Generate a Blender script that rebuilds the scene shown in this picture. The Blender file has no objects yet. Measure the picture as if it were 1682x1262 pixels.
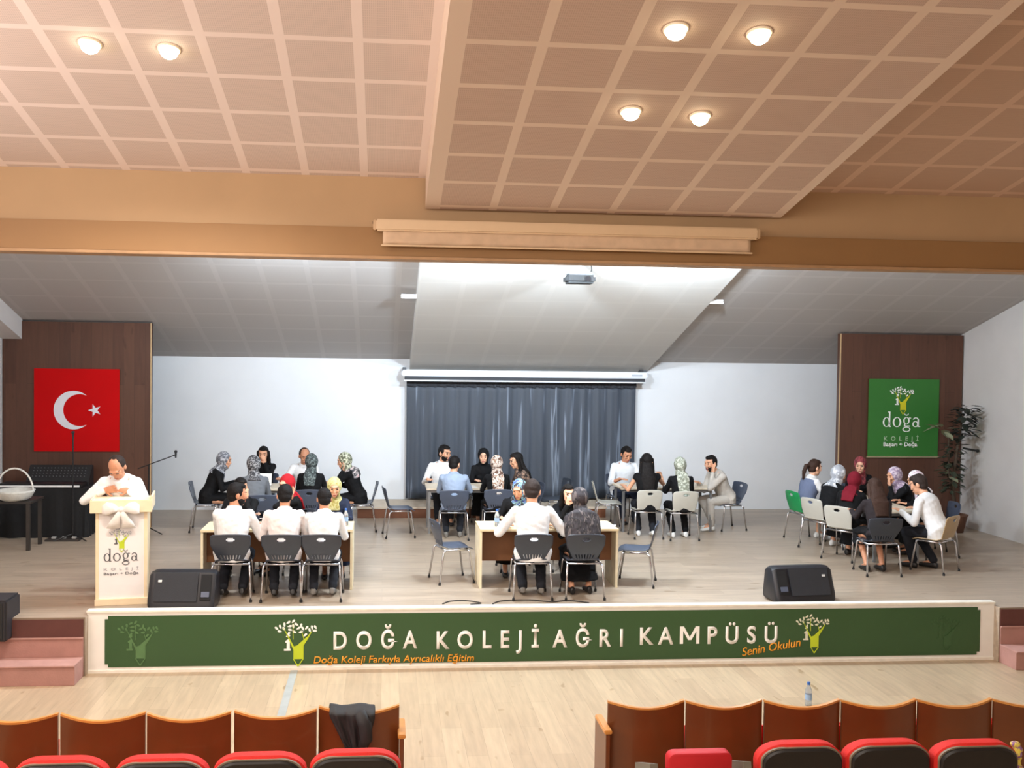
import bpy, bmesh, math, random
import numpy as np
from mathutils import Vector, Matrix, Euler
R = math.radians
V = Vector
random.seed(7)
SC = bpy.context.scene
COL = SC.collection
ZS = 0.643           # stage floor height
YS = 10.985          # stage front plane
YB = 18.26           # back wall of the stage

# ------------------------------------------------------------------ camera
cd = bpy.data.cameras.new('camera')
cam = bpy.data.objects.new('camera', cd)
COL.objects.link(cam)
cd.sensor_fit = 'HORIZONTAL'
cd.sensor_width = 36.0
cd.lens = 36.0 * 1600 / 1682
cd.shift_x = (841 - 771) / 1682
cd.clip_end = 100
_fw = V((0.08716, 0.99584, -0.02640)).normalized()
_r = V((0.99614, -0.08686, 0.01240)).normalized()
_u = _r.cross(_fw).normalized()
_r = _fw.cross(_u).normalized()
cam.matrix_world = Matrix(((_r.x, _u.x, -_fw.x, 0), (_r.y, _u.y, -_fw.y, 0), (_r.z, _u.z, -_fw.z, 3.5), (0, 0, 0, 1)))
SC.camera = cam

# ------------------------------------------------------------------ world, exposure, room lights
SC.view_settings.view_transform = 'Standard'
SC.view_settings.look = 'None'
SC.view_settings.gamma = 1
SC.view_settings.use_curve_mapping = False
SC.view_settings.exposure = 0.0
w = bpy.data.worlds.new('world'); SC.world = w; w.use_nodes = True
w.node_tree.nodes['Background'].inputs[0].default_value = (0.9, 0.8, 0.7, 1)
w.node_tree.nodes['Background'].inputs[1].default_value = 0.02

def area(name, loc, rot, sx, sy, power, col, spread=180):
    l = bpy.data.lights.new(name, 'AREA'); l.shape = 'RECTANGLE'; l.size = sx; l.size_y = sy
    l.energy = power; l.color = col; l.spread = R(spread)
    o = bpy.data.objects.new(name, l); COL.objects.link(o); o.location = loc; o.rotation_euler = rot
    return o
def spot(name, loc, target, power, col, ang, blend=.6, size=.06):
    l = bpy.data.lights.new(name, 'SPOT'); l.energy = power; l.color = col; l.spot_size = R(ang); l.spot_blend = blend; l.shadow_soft_size = size
    o = bpy.data.objects.new(name, l); COL.objects.link(o); o.location = loc
    o.rotation_euler = (V(target) - V(loc)).to_track_quat('-Z', 'Y').to_euler()
    return o
def point(name, loc, power, col, size=.1):
    l = bpy.data.lights.new(name, 'POINT'); l.energy = power; l.color = col; l.shadow_soft_size = size
    o = bpy.data.objects.new(name, l); COL.objects.link(o); o.location = loc
    return o
WARM = (1.0, .90, .79); COOL = (.72, .86, 1.0); NEUT = (1.0, .93, .84)
# unseen fill added behind the camera to brighten the hall ceiling and fascia
area('hall_rear_fill', (-1.8, -2.5, 6.0), (R(98), 0, 0), 8, 2.0, 470, WARM)
area('hall_left_fill', (-5.9, 5.0, 5.0), (R(90), 0, R(-90)), 7, 1.6, 380, (1.0, .88, .84))  # unseen side fill, added to make the left of the hall brighter
area('hall_overhead_fill', (1.5, 4.0, 6.9), (0, 0, 0), 8, 3, 190, WARM)  # unseen overhead fill, added to raise the hall brightness
# stage floods hung behind the proscenium beam
for fx, pw in ((-1.2, 270), (1.55, 500), (4.0, 500), (7.2, 25)):
    point('stage_flood_light', (fx, 11.62, 4.78), pw, COOL, .12)
for fx, pw in ((-1.2, 480), (1.55, 650), (4.0, 600)):
    spot('stage_flood_upward', (fx, 11.66, 4.74), (fx, 13.6, 4.85), pw, COOL, 95, .9, .1)

# ------------------------------------------------------------------ material helpers
MATS = {}
def lin(c):
    return tuple(((x / 255) / 12.92 if x / 255 <= .04045 else ((x / 255 + .055) / 1.055) ** 2.4) for x in c)
def nt(m):
    m.use_nodes = True; t = m.node_tree
    return t, t.nodes['Principled BSDF'], t.nodes, t.links
def mat(name, rgb, rough=.6, metal=0, var=.08, scale=8, bump=0, bscale=60, spec=.5, coat=0, trans=0, alpha=1):
    if name in MATS: return MATS[name]
    m = bpy.data.materials.new(name); t, b, N, L = nt(m)
    c = lin(rgb)
    tc = N.new('ShaderNodeTexCoord'); n = N.new('ShaderNodeTexNoise'); n.inputs['Scale'].default_value = scale; n.inputs['Detail'].default_value = 3
    L.new(tc.outputs['Object'], n.inputs['Vector'])
    r = N.new('ShaderNodeValToRGB'); r.color_ramp.elements[0].position = .3; r.color_ramp.elements[1].position = .7
    r.color_ramp.elements[0].color = tuple(x * (1 - var) for x in c) + (1,)
    r.color_ramp.elements[1].color = tuple(min(1, x * (1 + var)) for x in c) + (1,)
    L.new(n.outputs['Fac'], r.inputs['Fac']); L.new(r.outputs['Color'], b.inputs['Base Color'])
    b.inputs['Roughness'].default_value = rough; b.inputs['Metallic'].default_value = metal
    b.inputs['Specular IOR Level'].default_value = spec; b.inputs['Coat Weight'].default_value = coat
    b.inputs['Transmission Weight'].default_value = trans; b.inputs['Alpha'].default_value = alpha
    if bump:
        n2 = N.new('ShaderNodeTexNoise'); n2.inputs['Scale'].default_value = bscale; n2.inputs['Detail'].default_value = 4
        L.new(tc.outputs['Object'], n2.inputs['Vector'])
        bp = N.new('ShaderNodeBump'); bp.inputs['Strength'].default_value = bump; bp.inputs['Distance'].default_value = .01
        L.new(n2.outputs['Fac'], bp.inputs['Height']); L.new(bp.outputs['Normal'], b.inputs['Normal'])
    MATS[name] = m
    return m
def math_node(N, L, op, a, b=None, c=None):
    n = N.new('ShaderNodeMath'); n.operation = op
    for i, x in enumerate((a, b, c)):
        if x is None: continue
        if isinstance(x, (int, float)): n.inputs[i].default_value = x
        else: L.new(x, n.inputs[i])
    return n.outputs[0]
def mix_col(N, L, fac, a, b):
    n = N.new('ShaderNodeMix'); n.data_type = 'RGBA'
    L.new(fac, n.inputs[0])
    for i, x in ((6, a), (7, b)):
        if isinstance(x, tuple): n.inputs[i].default_value = x + (1,) if len(x) == 3 else x
        else: L.new(x, n.inputs[i])
    return n.outputs[2]
def tile_mat(name, strip, tile, x0, px, y0, py, sw=.075, edges=(), perf=.22):
    m = bpy.data.materials.new(name); t, b, N, L = nt(m)
    tc = N.new('ShaderNodeTexCoord'); s = N.new('ShaderNodeSeparateXYZ'); L.new(tc.outputs['Object'], s.inputs[0])
    def stripe(sock, o, p, wd):
        a = math_node(N, L, 'SUBTRACT', sock, o - wd / 2)
        a = math_node(N, L, 'DIVIDE', a, p)
        a = math_node(N, L, 'FRACT', a)
        return math_node(N, L, 'LESS_THAN', a, wd / p)
    a = stripe(s.outputs[0], x0, px, sw); c = stripe(s.outputs[1], y0, py, sw * .8)
    f = math_node(N, L, 'MAXIMUM', a, c)
    for lo, hi in edges:
        g = math_node(N, L, 'GREATER_THAN', s.outputs[0], lo); h = math_node(N, L, 'LESS_THAN', s.outputs[0], hi)
        f = math_node(N, L, 'MAXIMUM', f, math_node(N, L, 'MULTIPLY', g, h))
    # perforation slots
    p1 = math_node(N, L, 'FRACT', math_node(N, L, 'MULTIPLY', s.outputs[0], 1 / .0166))
    p2 = math_node(N, L, 'FRACT', math_node(N, L, 'MULTIPLY', s.outputs[1], 1 / .033))
    q = math_node(N, L, 'MULTIPLY', math_node(N, L, 'LESS_THAN', p1, .5), math_node(N, L, 'LESS_THAN', p2, .72))
    n = N.new('ShaderNodeTexNoise'); n.inputs['Scale'].default_value = 1.2; L.new(tc.outputs['Object'], n.inputs['Vector'])
    vt = lin(tile); dark = tuple(x * (1 - perf) for x in vt)
    tcol = mix_col(N, L, q, vt, dark)
    tcol = mix_col(N, L, math_node(N, L, 'MULTIPLY', n.outputs['Fac'], .25), tcol, tuple(x * .8 for x in vt))
    L.new(mix_col(N, L, f, tcol, lin(strip)), b.inputs['Base Color'])
    b.inputs['Roughness'].default_value = .75
    bp = N.new('ShaderNodeBump'); bp.inputs['Strength'].default_value = min(1, perf * 3); bp.inputs['Distance'].default_value = .006
    L.new(f, bp.inputs['Height']); L.new(bp.outputs['Normal'], b.inputs['Normal'])
    return m
def plank_mat(name, c1, c2, gap, length=1.3, width=.19, along='Y', rough=.35, streak=.5):
    m = bpy.data.materials.new(name); t, b, N, L = nt(m)
    tc = N.new('ShaderNodeTexCoord'); mp = N.new('ShaderNodeMapping'); L.new(tc.outputs['Object'], mp.inputs[0])
    if along == 'Y': mp.inputs['Rotation'].default_value = (0, 0, R(90))
    if along == 'Z':
        sp = N.new('ShaderNodeSeparateXYZ'); cb = N.new('ShaderNodeCombineXYZ'); L.new(tc.outputs['Object'], sp.inputs[0])
        L.new(sp.outputs[2], cb.inputs[0]); L.new(sp.outputs[0], cb.inputs[1]); L.new(sp.outputs[1], cb.inputs[2]); L.new(cb.outputs[0], mp.inputs[0])
    br = N.new('ShaderNodeTexBrick'); L.new(mp.outputs[0], br.inputs['Vector'])
    br.inputs['Scale'].default_value = 1; br.inputs['Brick Width'].default_value = length; br.inputs['Row Height'].default_value = width
    br.inputs['Mortar Size'].default_value = .0015; br.inputs['Mortar Smooth'].default_value = .4; br.inputs['Bias'].default_value = 0
    br.inputs['Color1'].default_value = lin(c1) + (1,); br.inputs['Color2'].default_value = lin(c2) + (1,); br.inputs['Mortar'].default_value = lin(gap) + (1,)
    mp2 = N.new('ShaderNodeMapping'); L.new(mp.outputs[0], mp2.inputs[0]); mp2.inputs['Scale'].default_value = (1.6, 14, 14)
    n = N.new('ShaderNodeTexNoise'); n.inputs['Scale'].default_value = 1.4; n.inputs['Detail'].default_value = 5; L.new(mp2.outputs[0], n.inputs['Vector'])
    r = N.new('ShaderNodeValToRGB'); r.color_ramp.elements[0].position = .32; r.color_ramp.elements[1].position = .68
    r.color_ramp.elements[0].color = (1 - streak * .5,) * 3 + (1,); r.color_ramp.elements[1].color = (1, 1, 1, 1)
    L.new(n.outputs['Fac'], r.inputs['Fac'])
    mx = N.new('ShaderNodeMix'); mx.data_type = 'RGBA'; mx.blend_type = 'MULTIPLY'; mx.inputs[0].default_value = 1
    L.new(br.outputs['Color'], mx.inputs[6]); L.new(r.outputs['Color'], mx.inputs[7])
    # knots
    vo = N.new('ShaderNodeTexNoise'); vo.inputs['Scale'].default_value = 3.2; vo.inputs['Detail'].default_value = 1
    mp3 = N.new('ShaderNodeMapping'); L.new(mp.outputs[0], mp3.inputs[0]); mp3.inputs['Scale'].default_value = (1.2, 3, 3); L.new(mp3.outputs[0], vo.inputs['Vector'])
    k = N.new('ShaderNodeValToRGB'); k.color_ramp.elements[0].position = .70; k.color_ramp.elements[1].position = .78
    k.color_ramp.elements[0].color = (1, 1, 1, 1); k.color_ramp.elements[1].color = (.72, .66, .58, 1); L.new(vo.outputs['Fac'], k.inputs['Fac'])
    mx2 = N.new('ShaderNodeMix'); mx2.data_type = 'RGBA'; mx2.blend_type = 'MULTIPLY'; mx2.inputs[0].default_value = 1
    L.new(mx.outputs[2], mx2.inputs[6]); L.new(k.outputs['Color'], mx2.inputs[7])
    L.new(mx2.outputs[2], b.inputs['Base Color']); b.inputs['Roughness'].default_value = rough
    return m
def pattern_mat(name, cols, scale=30, rough=.8, stretch=(1, 1, 1)):
    if name in MATS: return MATS[name]
    m = bpy.data.materials.new(name); t, b, N, L = nt(m)
    tc = N.new('ShaderNodeTexCoord'); mp = N.new('ShaderNodeMapping'); mp.inputs['Scale'].default_value = stretch; L.new(tc.outputs['Object'], mp.inputs[0])
    v = N.new('ShaderNodeTexNoise'); v.inputs['Scale'].default_value = scale * 1.3; v.inputs['Detail'].default_value = 2; v.inputs['Distortion'].default_value = .8
    L.new(mp.outputs[0], v.inputs['Vector'])
    r = N.new('ShaderNodeValToRGB'); r.color_ramp.interpolation = 'LINEAR'
    e = r.color_ramp.elements; k = len(cols)
    while len(e) < k: e.new(.5)
    for i, c in enumerate(cols):
        e[i].position = 0 if i == 0 else .36 + .30 * (i - 1) / max(1, k - 1) + .02
        e[i].color = lin(c) + (1,)
    L.new(v.outputs['Fac'], r.inputs['Fac']); L.new(r.outputs['Color'], b.inputs['Base Color']); b.inputs['Roughness'].default_value = rough
    MATS[name] = m
    return m
def emit_mat(name, col, s):
    m = bpy.data.materials.new(name); t, b, N, L = nt(m)
    b.inputs['Emission Color'].default_value = col + (1,); b.inputs['Emission Strength'].default_value = s
    b.inputs['Base Color'].default_value = (1, 1, 1, 1)
    return m
def cloth(rgb, name=None, bump=.5):
    return mat(name or 'fabric_%d_%d_%d' % rgb, rgb, rough=.85, var=.06, scale=6, bump=bump, bscale=14, spec=.2)

# ------------------------------------------------------------------ geometry helpers
def props(o, label=None, cat=None, group=None, kind=None):
    if label: o['label'] = label
    if cat: o['category'] = cat
    if group: o['group'] = group
    if kind: o['kind'] = kind
    return o
def empty(name, loc, rz=0, label=None, cat=None, group=None):
    o = bpy.data.objects.new(name, None); COL.objects.link(o); o.empty_display_size = .1
    o.location = loc; o.rotation_euler = (0, 0, rz)
    return props(o, label, cat, group)
class MB:
    def __init__(s): s.bm = bmesh.new()
    def box(s, c, d, rot=None, bev=0):
        b2 = bmesh.new(); bmesh.ops.create_cube(b2, size=1)
        for v in b2.verts: v.co = V((v.co.x * d[0], v.co.y * d[1], v.co.z * d[2]))
        if bev: bmesh.ops.bevel(b2, geom=b2.edges[:], offset=bev, segments=2, affect='EDGES')
        M = Matrix.Translation(V(c)) @ (Euler(rot).to_matrix().to_4x4() if rot else Matrix())
        s.add(b2, M); return s
    def b(s, x0, x1, y0, y1, z0, z1, bev=0):
        return s.box(((x0 + x1) / 2, (y0 + y1) / 2, (z0 + z1) / 2), (x1 - x0, y1 - y0, z1 - z0), bev=bev)
    def add(s, b2, M=Matrix()):
        m = {}
        for v in b2.verts: m[v] = s.bm.verts.new(M @ v.co)
        for f in b2.faces:
            try: s.bm.faces.new([m[v] for v in f.verts])
            except ValueError: pass
        b2.free(); return s
    def rings(s, rs, caps=True):
        prev = None; L = []
        for r in rs:
            L.append([s.bm.verts.new(p) for p in r])
        n = len(L[0])
        for a, c in zip(L, L[1:]):
            for i in range(n): s.bm.faces.new((a[i], a[(i + 1) % n], c[(i + 1) % n], c[i]))
        if caps:
            s.bm.faces.new(L[0][::-1]); s.bm.faces.new(L[-1])
        return s
    def loft(s, secs, n=16, caps=True):
        # secs: (centre, right vector * rx, forward vector * ry)
        return s.rings([[V(c) + V(a) * math.cos(t) + V(f) * math.sin(t) for t in (2 * math.pi * i / n for i in range(n))] for c, a, f in secs], caps)
    def ell(s, c, ax, n=14, m=10):
        # ax: three axis vectors (scaled)
        c = V(c); X, Y, Z = (V(a) for a in ax)
        rs = []
        for j in range(1, m):
            ph = math.pi * j / m - math.pi / 2
            rs.append([c + X * (math.cos(ph) * math.cos(t)) + Y * (math.cos(ph) * math.sin(t)) + Z * math.sin(ph) for t in (2 * math.pi * i / n for i in range(n))])
        return s.rings(rs)
    def sph(s, c, r, n=12, m=8): return s.ell(c, ((r, 0, 0), (0, r, 0), (0, 0, r)), n, m)
    def tube(s, pts, r, n=10, caps=True):
        pts = [V(p) for p in pts]; rr = r if isinstance(r, (list, tuple)) else [r] * len(pts)
        secs = []; ref = None
        for i, p in enumerate(pts):
            d = (pts[min(i + 1, len(pts) - 1)] - pts[max(i - 1, 0)]).normalized()
            if ref is None: ref = d.orthogonal().normalized()
            a = (ref - d * ref.dot(d)).normalized(); ref = a
            secs.append((p, a * rr[i], d.cross(a) * rr[i]))
        return s.loft(secs, n, caps)
    def capsule(s, a, b, ra, rb, n=12):
        s.tube([a, V(a).lerp(V(b), .5), b], [ra, (ra + rb) / 2, rb], n); s.sph(a, ra, n, 8); s.sph(b, rb, n, 8); return s
    def lathe(s, prof, c=(0, 0, 0), n=24, caps=True):
        return s.rings([[V(c) + V((r * math.cos(t), r * math.sin(t), z)) for t in (2 * math.pi * i / n for i in range(n))] for r, z in prof], caps)
    def poly(s, pts, d):
        # pts: list of 3D points, extruded by vector d
        a = [s.bm.verts.new(V(p)) for p in pts]; b = [s.bm.verts.new(V(p) + V(d)) for p in pts]; n = len(a)
        s.bm.faces.new(a); s.bm.faces.new(b[::-1])
        for i in range(n): s.bm.faces.new((a[i], b[i], b[(i + 1) % n], a[(i + 1) % n]))
        return s
    def mesh(s, name):
        bmesh.ops.recalc_face_normals(s.bm, faces=s.bm.faces)
        me = bpy.data.meshes.new(name); s.bm.to_mesh(me); s.bm.free(); return me
    def build(s, name, m, parent=None, smooth=False, loc=None, rot=None):
        me = s.mesh(name)
        if smooth is True: me.polygons.foreach_set('use_smooth', [True] * len(me.polygons))
        me.materials.append(m)
        o = bpy.data.objects.new(name, me); COL.objects.link(o)
        if smooth == 'auto': me.set_sharp_from_angle(angle=R(35)); me.polygons.foreach_set('use_smooth', [True] * len(me.polygons))
        if parent: o.parent = parent
        if loc: o.location = loc
        if rot: o.rotation_euler = rot
        return o
def realize(o, mods):
    for tp, kw in mods:
        md = o.modifiers.new(tp.lower(), tp)
        for k, v in kw.items(): setattr(md, k, v)
    dg = bpy.context.evaluated_depsgraph_get(); dg.update()
    me = bpy.data.meshes.new_from_object(o.evaluated_get(dg))
    o.modifiers.clear(); old = o.data; o.data = me; me.name = old.name; bpy.data.meshes.remove(old)
    return o
def struct(name, mb, m, smooth=False):
    return props(mb.build(name, m, smooth=smooth), kind='structure')
def copy_tree(o, parent=None):
    c = o.copy(); COL.objects.link(c); c.parent = parent
    for ch in list(o.children): copy_tree(ch, c)
    return c
def text_part(body, m, parent, x0, x1, z0, h, y, spacing=1.0, bold=0.0, rot=0, shear=0, name='lettering', label=None):
    cu = bpy.data.curves.new('text', 'FONT'); cu.body = body; cu.size = 1; cu.space_character = spacing; cu.offset = bold; cu.extrude = .0; cu.shear = shear
    o = bpy.data.objects.new(name, cu); COL.objects.link(o)
    dg = bpy.context.evaluated_depsgraph_get(); dg.update()
    me = bpy.data.meshes.new_from_object(o.evaluated_get(dg)); bpy.data.objects.remove(o); bpy.data.curves.remove(cu)
    co = np.empty(len(me.vertices) * 3, 'f'); me.vertices.foreach_get('co', co); co = co.reshape(-1, 3)
    mn, mx = co.min(0), co.max(0); wd = mx[0] - mn[0]
    sx = (x1 - x0) / wd; sz = h / .73
    c2 = np.zeros_like(co); X = (co[:, 0] - mn[0]) * sx; Zc = co[:, 1] * sz
    ca, sa = math.cos(rot), math.sin(rot)
    c2[:, 0] = x0 + X * ca - Zc * sa; c2[:, 2] = z0 + X * sa + Zc * ca; c2[:, 1] = y
    me.vertices.foreach_set('co', c2.ravel()); me.update(); me.materials.clear(); me.materials.append(m); me.name = name
    ob = bpy.data.objects.new(name, me); COL.objects.link(ob); ob.parent = parent
    realize(ob, [('SOLIDIFY', dict(thickness=.003, offset=0))])
    if label: ob['label'] = label
    return ob

# ================================================================== THE ROOM
XL, XR = -6.17, 10.2
M_white = mat('stage_white_paint', (226, 228, 230), rough=.7, var=.02, scale=2)
M_wall = mat('hall_wall_paint', (196, 186, 176), rough=.8, var=.03, scale=2)
M_rightwall = mat('stage_side_wall_paint', (205, 200, 196), rough=.7, var=.03, scale=2)
M_fascia = mat('tan_fascia_paint', (178, 147, 110), rough=.7, var=.03, scale=1.5)
M_beam = mat('ochre_beam_paint', (146, 109, 66), rough=.6, var=.04, scale=1.5)
M_floor = plank_mat('hall_laminate', (202, 180, 150), (186, 164, 136), (160, 142, 118), rough=.32, streak=.35)
M_stage = plank_mat('stage_laminate', (182, 164, 144), (168, 150, 130), (146, 130, 112), length=1.2, width=.2, along='X', rough=.34, streak=.4)
M_wood = plank_mat('brown_wood_cladding', (92, 58, 42), (80, 48, 34), (44, 24, 16), length=6, width=.17, along='Z', rough=.45, streak=.35)
M_maroon = mat('maroon_carpet_tread', (172, 128, 118), rough=.85, var=.06, bump=.2)
M_maroond = mat('dark_maroon_riser', (92, 52, 46), rough=.7, var=.08)

struct('floor', MB().b(XL - .3, XR + .3, -4.2, 10.985, -.2, 0), M_floor)
stage_floor = MB()
stage_floor.b(-3.2, 7.24, 10.985, YB + .3, .0, ZS)
stage_floor.b(XL - .3, -3.2, 10.80, YB + .3, .0, ZS)
stage_floor.b(7.24, XR + .3, 10.80, YB + .3, .0, ZS)
struct('floor_stage', stage_floor, M_stage)
struct('wall_back', MB().b(XL - .3, XR + .3, YB, YB + .2, ZS, 4.2), M_white)
struct('wall_right', MB().b(XR, XR + .2, 11.0, YB, ZS, 6.2), M_rightwall)
struct('wall_left', MB().b(XL - .2, XL, 11.0, YB, ZS, 6.2), M_rightwall)
struct('wall_hall_left', MB().b(XL - .3, XL - .1, -4.2, 11.0, 0, 9.4), M_wall)
struct('wall_hall_right', MB().b(XR + .1, XR + .3, -4.2, 11.0, 0, 9.4), M_wall)
struct('wall_hall_rear', MB().b(XL - .3, XR + .3, -4.4, -4.2, 0, 9.4), M_wall)

def slab(x0, x1, y0, z0, y1, z1, t):
    m = MB(); m.poly([(x0, y0, z0), (x0, y1, z1), (x0, y1, z1 + t), (x0, y0, z0 + t)], (x1 - x0, 0, 0)); return m
tH, tS = .22, .31
hz = lambda y, z0: z0 + tH * (YS - y)
sz = lambda y, z0: z0 + tS * (YB - y)
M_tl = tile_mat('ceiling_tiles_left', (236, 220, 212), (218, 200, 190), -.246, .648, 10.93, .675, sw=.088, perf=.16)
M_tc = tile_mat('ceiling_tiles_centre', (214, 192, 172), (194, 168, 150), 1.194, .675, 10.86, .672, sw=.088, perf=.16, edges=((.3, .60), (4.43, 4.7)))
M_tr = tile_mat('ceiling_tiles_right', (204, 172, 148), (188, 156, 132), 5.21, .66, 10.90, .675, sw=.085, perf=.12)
M_ts = tile_mat('stage_ceiling_tiles', (186, 181, 177), (182, 177, 173), .2, .66, 18.0, .66, perf=.03)
M_tsc = tile_mat('stage_centre_ceiling_tiles', (208, 205, 199), (207, 204, 198), .47, .66, 18.0, .66, perf=.01)
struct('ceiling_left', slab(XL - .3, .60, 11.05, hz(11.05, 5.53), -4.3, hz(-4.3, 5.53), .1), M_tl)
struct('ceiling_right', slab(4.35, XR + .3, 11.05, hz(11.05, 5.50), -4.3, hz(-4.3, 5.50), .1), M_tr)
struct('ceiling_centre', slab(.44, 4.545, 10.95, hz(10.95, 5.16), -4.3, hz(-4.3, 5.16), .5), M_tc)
struct('ceiling_stage_left', slab(XL - .3, .6, YB + .1, sz(YB + .1, 3.47), 11.1, sz(11.1, 3.47), .1), M_ts)
struct('ceiling_stage_right', slab(4.8, XR + .3, YB + .1, sz(YB + .1, 3.47), 11.1, sz(11.1, 3.47), .1), M_ts)
struct('ceiling_stage_centre', slab(.475, 4.985, YB, sz(YB, 3.275), 11.1, sz(11.1, 3.275), .32), M_tsc)
struct('trim_fascia', MB().b(XL - .3, XR + .3, 11.03, 11.20, 4.94, 5.75), M_fascia)
beam = MB(); beam.b(XL - .3, XR + .3, YS, 11.25, 4.63, 4.955, bev=.006)
struct('trim_proscenium_beam', beam, M_beam)
struct('trim_beam_lip', MB().b(XL - .3, XR + .3, YS - .02, 11.27, 4.60, 4.632, bev=.004), mat('beam_lip', (170, 134, 96)))
sof = MB(); sof.poly([(XL, 16.4, 3.716), (-5.86, 16.4, 3.716), (-5.86, 16.4, 4.15), (XL, 16.4, 4.15)], (0, -5.1, 5.1 * tS))
struct('trim_left_soffit', sof, M_rightwall)
# free standing brown wing panels
def panel(name, x0, x1, side, label):
    o = MB().b(x0, x1, 16.38, 16.50, ZS, 4.012).build(name, M_wood)
    props(o, label, 'wall panel')
    props(MB().b(side - .008, side + .008, 16.372, 16.392, ZS, 4.01).build('edge_strip', mat('pale_edge_strip', (190, 160, 120)), o), label='pale edge strip')
    o.data.update(); return o
panel('wing_panel', XL + .01, -3.815, -3.815, 'tall dark brown wood wing panel on the left with the red flag')
panel('wing_panel', 7.93, XR - .03, 7.93, 'tall brown wood wing panel on the right with the green sign')
# low wooden step in front of the curtain
st = MB().b(-.45, 4.02, 17.3, YB - .02, ZS, ZS + .16).build('low_platform', mat('brown_platform_wood', (110, 66, 42), rough=.5)); props(st, 'low brown wooden platform under the dark curtain', 'platform')
MB().b(-.47, 4.04, 17.28, YB - .02, ZS + .16, ZS + .2, bev=.006).build('platform_top', mat('beige_platform_top', (196, 180, 160)), st)

# stage front: white frame, green banner
M_wf = mat('white_front_laminate', (240, 238, 232), rough=.45, var=.02)
fr = MB(); fr.b(-3.21, 7.243, 10.90, 10.984, 0.0, .684)
struct('trim_stage_front', fr, M_wf)
lip = MB(); lip.b(-3.215, 7.248, 10.885, 10.995, .664, .690, bev=.004); lip.b(-3.215, 7.248, 10.885, 10.90, 0, .03)
struct('trim_stage_front_lip', lip, mat('cream_lip', (242, 238, 226), rough=.4))

# stairs either side
def stairs(name, x0, x1, label):
    t = empty(name, ((x0 + x1) / 2, 10.7, 0), 0, label, 'stairs'); h = (x1 - x0) / 2
    for i, (y0, z0, z1) in enumerate(((-.21, 0, .215), (.08, .215, .43))):
        MB().b(-h, h, y0, .10, z0, z1 - .015, bev=.003).build('step', M_maroon, t)
        MB().b(-h, h, y0 - .015, .10, z1 - .015, z1, bev=.003).build('tread', mat('pink_brown_tread', (184, 142, 132), rough=.7), t)
    MB().b(-h, h, .088, .0985, .43, ZS - .02).build('riser', M_maroond, t)
    return t
stairs('stage_stairs', XL, -3.217, 'pinkish brown carpeted steps up to the left end of the stage')
stairs('stage_stairs', 7.25, XR, 'pinkish brown carpeted steps up to the right end of the stage')
bx = empty('black_box', (-4.38, 10.83, .43), 0, 'black speaker box at the far left edge on the steps', 'speaker')
MB().b(-.42, .42, -.20, .20, 0, .44, bev=.02).build('cabinet', mat('dark_box', (40, 38, 42)), bx)
MB().b(-.38, .38, -.212, -.196, .03, .41).build('grille', mat('dark_grille', (28, 28, 30), bump=.6, bscale=200), bx)

# green banner
ban = empty('banner', (2.02, 10.898, .34), 0, 'long green banner with white lettering along the stage front', 'banner')
x0, x1 = -3.02 - 2.02, 7.065 - 2.02; zt, zb = .628 - .34, .062 - .34; ch = .035
M_green = mat('banner_green', (50, 84, 46), rough=.45, var=.06, scale=.8)
pts = [(x0 + ch, 0, zb), (x1 - ch, 0, zb), (x1 - ch, 0, zb + ch), (x1, 0, zb + ch), (x1, 0, zt - ch), (x1 - ch, 0, zt - ch), (x1 - ch, 0, zt), (x0 + ch, 0, zt), (x0 + ch, 0, zt - ch), (x0, 0, zt - ch), (x0, 0, zb + ch), (x0 + ch, 0, zb + ch)]
MB().poly(pts, (0, -.006, 0)).build('banner_sheet', M_green, ban)
M_letter = mat('white_lettering', (250, 250, 247), rough=.5, var=.01)
M_orange = mat('orange_lettering', (246, 166, 44), rough=.5, var=.02)
M_lime = mat('lime_emblem', (190, 210, 40), rough=.5, var=.04)
Yt = -.010
def bt(body, a, c, z, h, m=M_letter, **k):
    return text_part(body, m, ban, a - 2.02, c - 2.02, z - .34, h, Yt, name='lettering', **k)
bt('DOĞA', -.535, .40, .232, .205, spacing=1.85, bold=.022, label='white DOĞA lettering')
bt('KOLEJİ', .618, 1.785, .222, .205, spacing=1.85, bold=.022, label='white KOLEJİ lettering')
bt('AĞRI', 1.94, 2.755, .222, .205, spacing=1.85, bold=.022, label='white AĞRI lettering')
bt('KA', 2.955, 3.349, .238, .205, spacing=1.55, bold=.02, label='white KAMPÜSÜ lettering')
mm_ = MB()
for i, (ax, az, bx_, bz) in enumerate(((.02, 0, .02, 1), (.98, 0, .98, 1), (.06, 1, .5, .22), (.94, 1, .5, .22))):
    q0, q1 = 3.44 - 2.02 + ax * .2, 3.44 - 2.02 + bx_ * .2; za, zb_ = .238 - .34 + az * .205 * .985, .238 - .34 + bz * .205 * .985
    mm_.poly([(q0 - .019, Yt - .0012 * i, za), (q0 + .019, Yt - .0012 * i, za), (q1 + .019, Yt - .0012 * i, zb_), (q1 - .019, Yt - .0012 * i, zb_)], (0, .003, 0))
mm_.build('lettering', M_letter, ban)
bt('PÜSÜ', 3.752, 4.584, .238, .205, spacing=1.75, bold=.02)
bt('Doğa Koleji Farkıyla Ayrıcalıklı Eğitim', -.753, 1.045, .075, .082, M_orange, bold=.01, shear=.15, label='orange slogan lettering')
bt('Senin Okulun', 4.17, 4.88, .085, .10, M_orange, bold=.008, shear=.25, rot=R(9), label='slanted orange slogan lettering')

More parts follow.
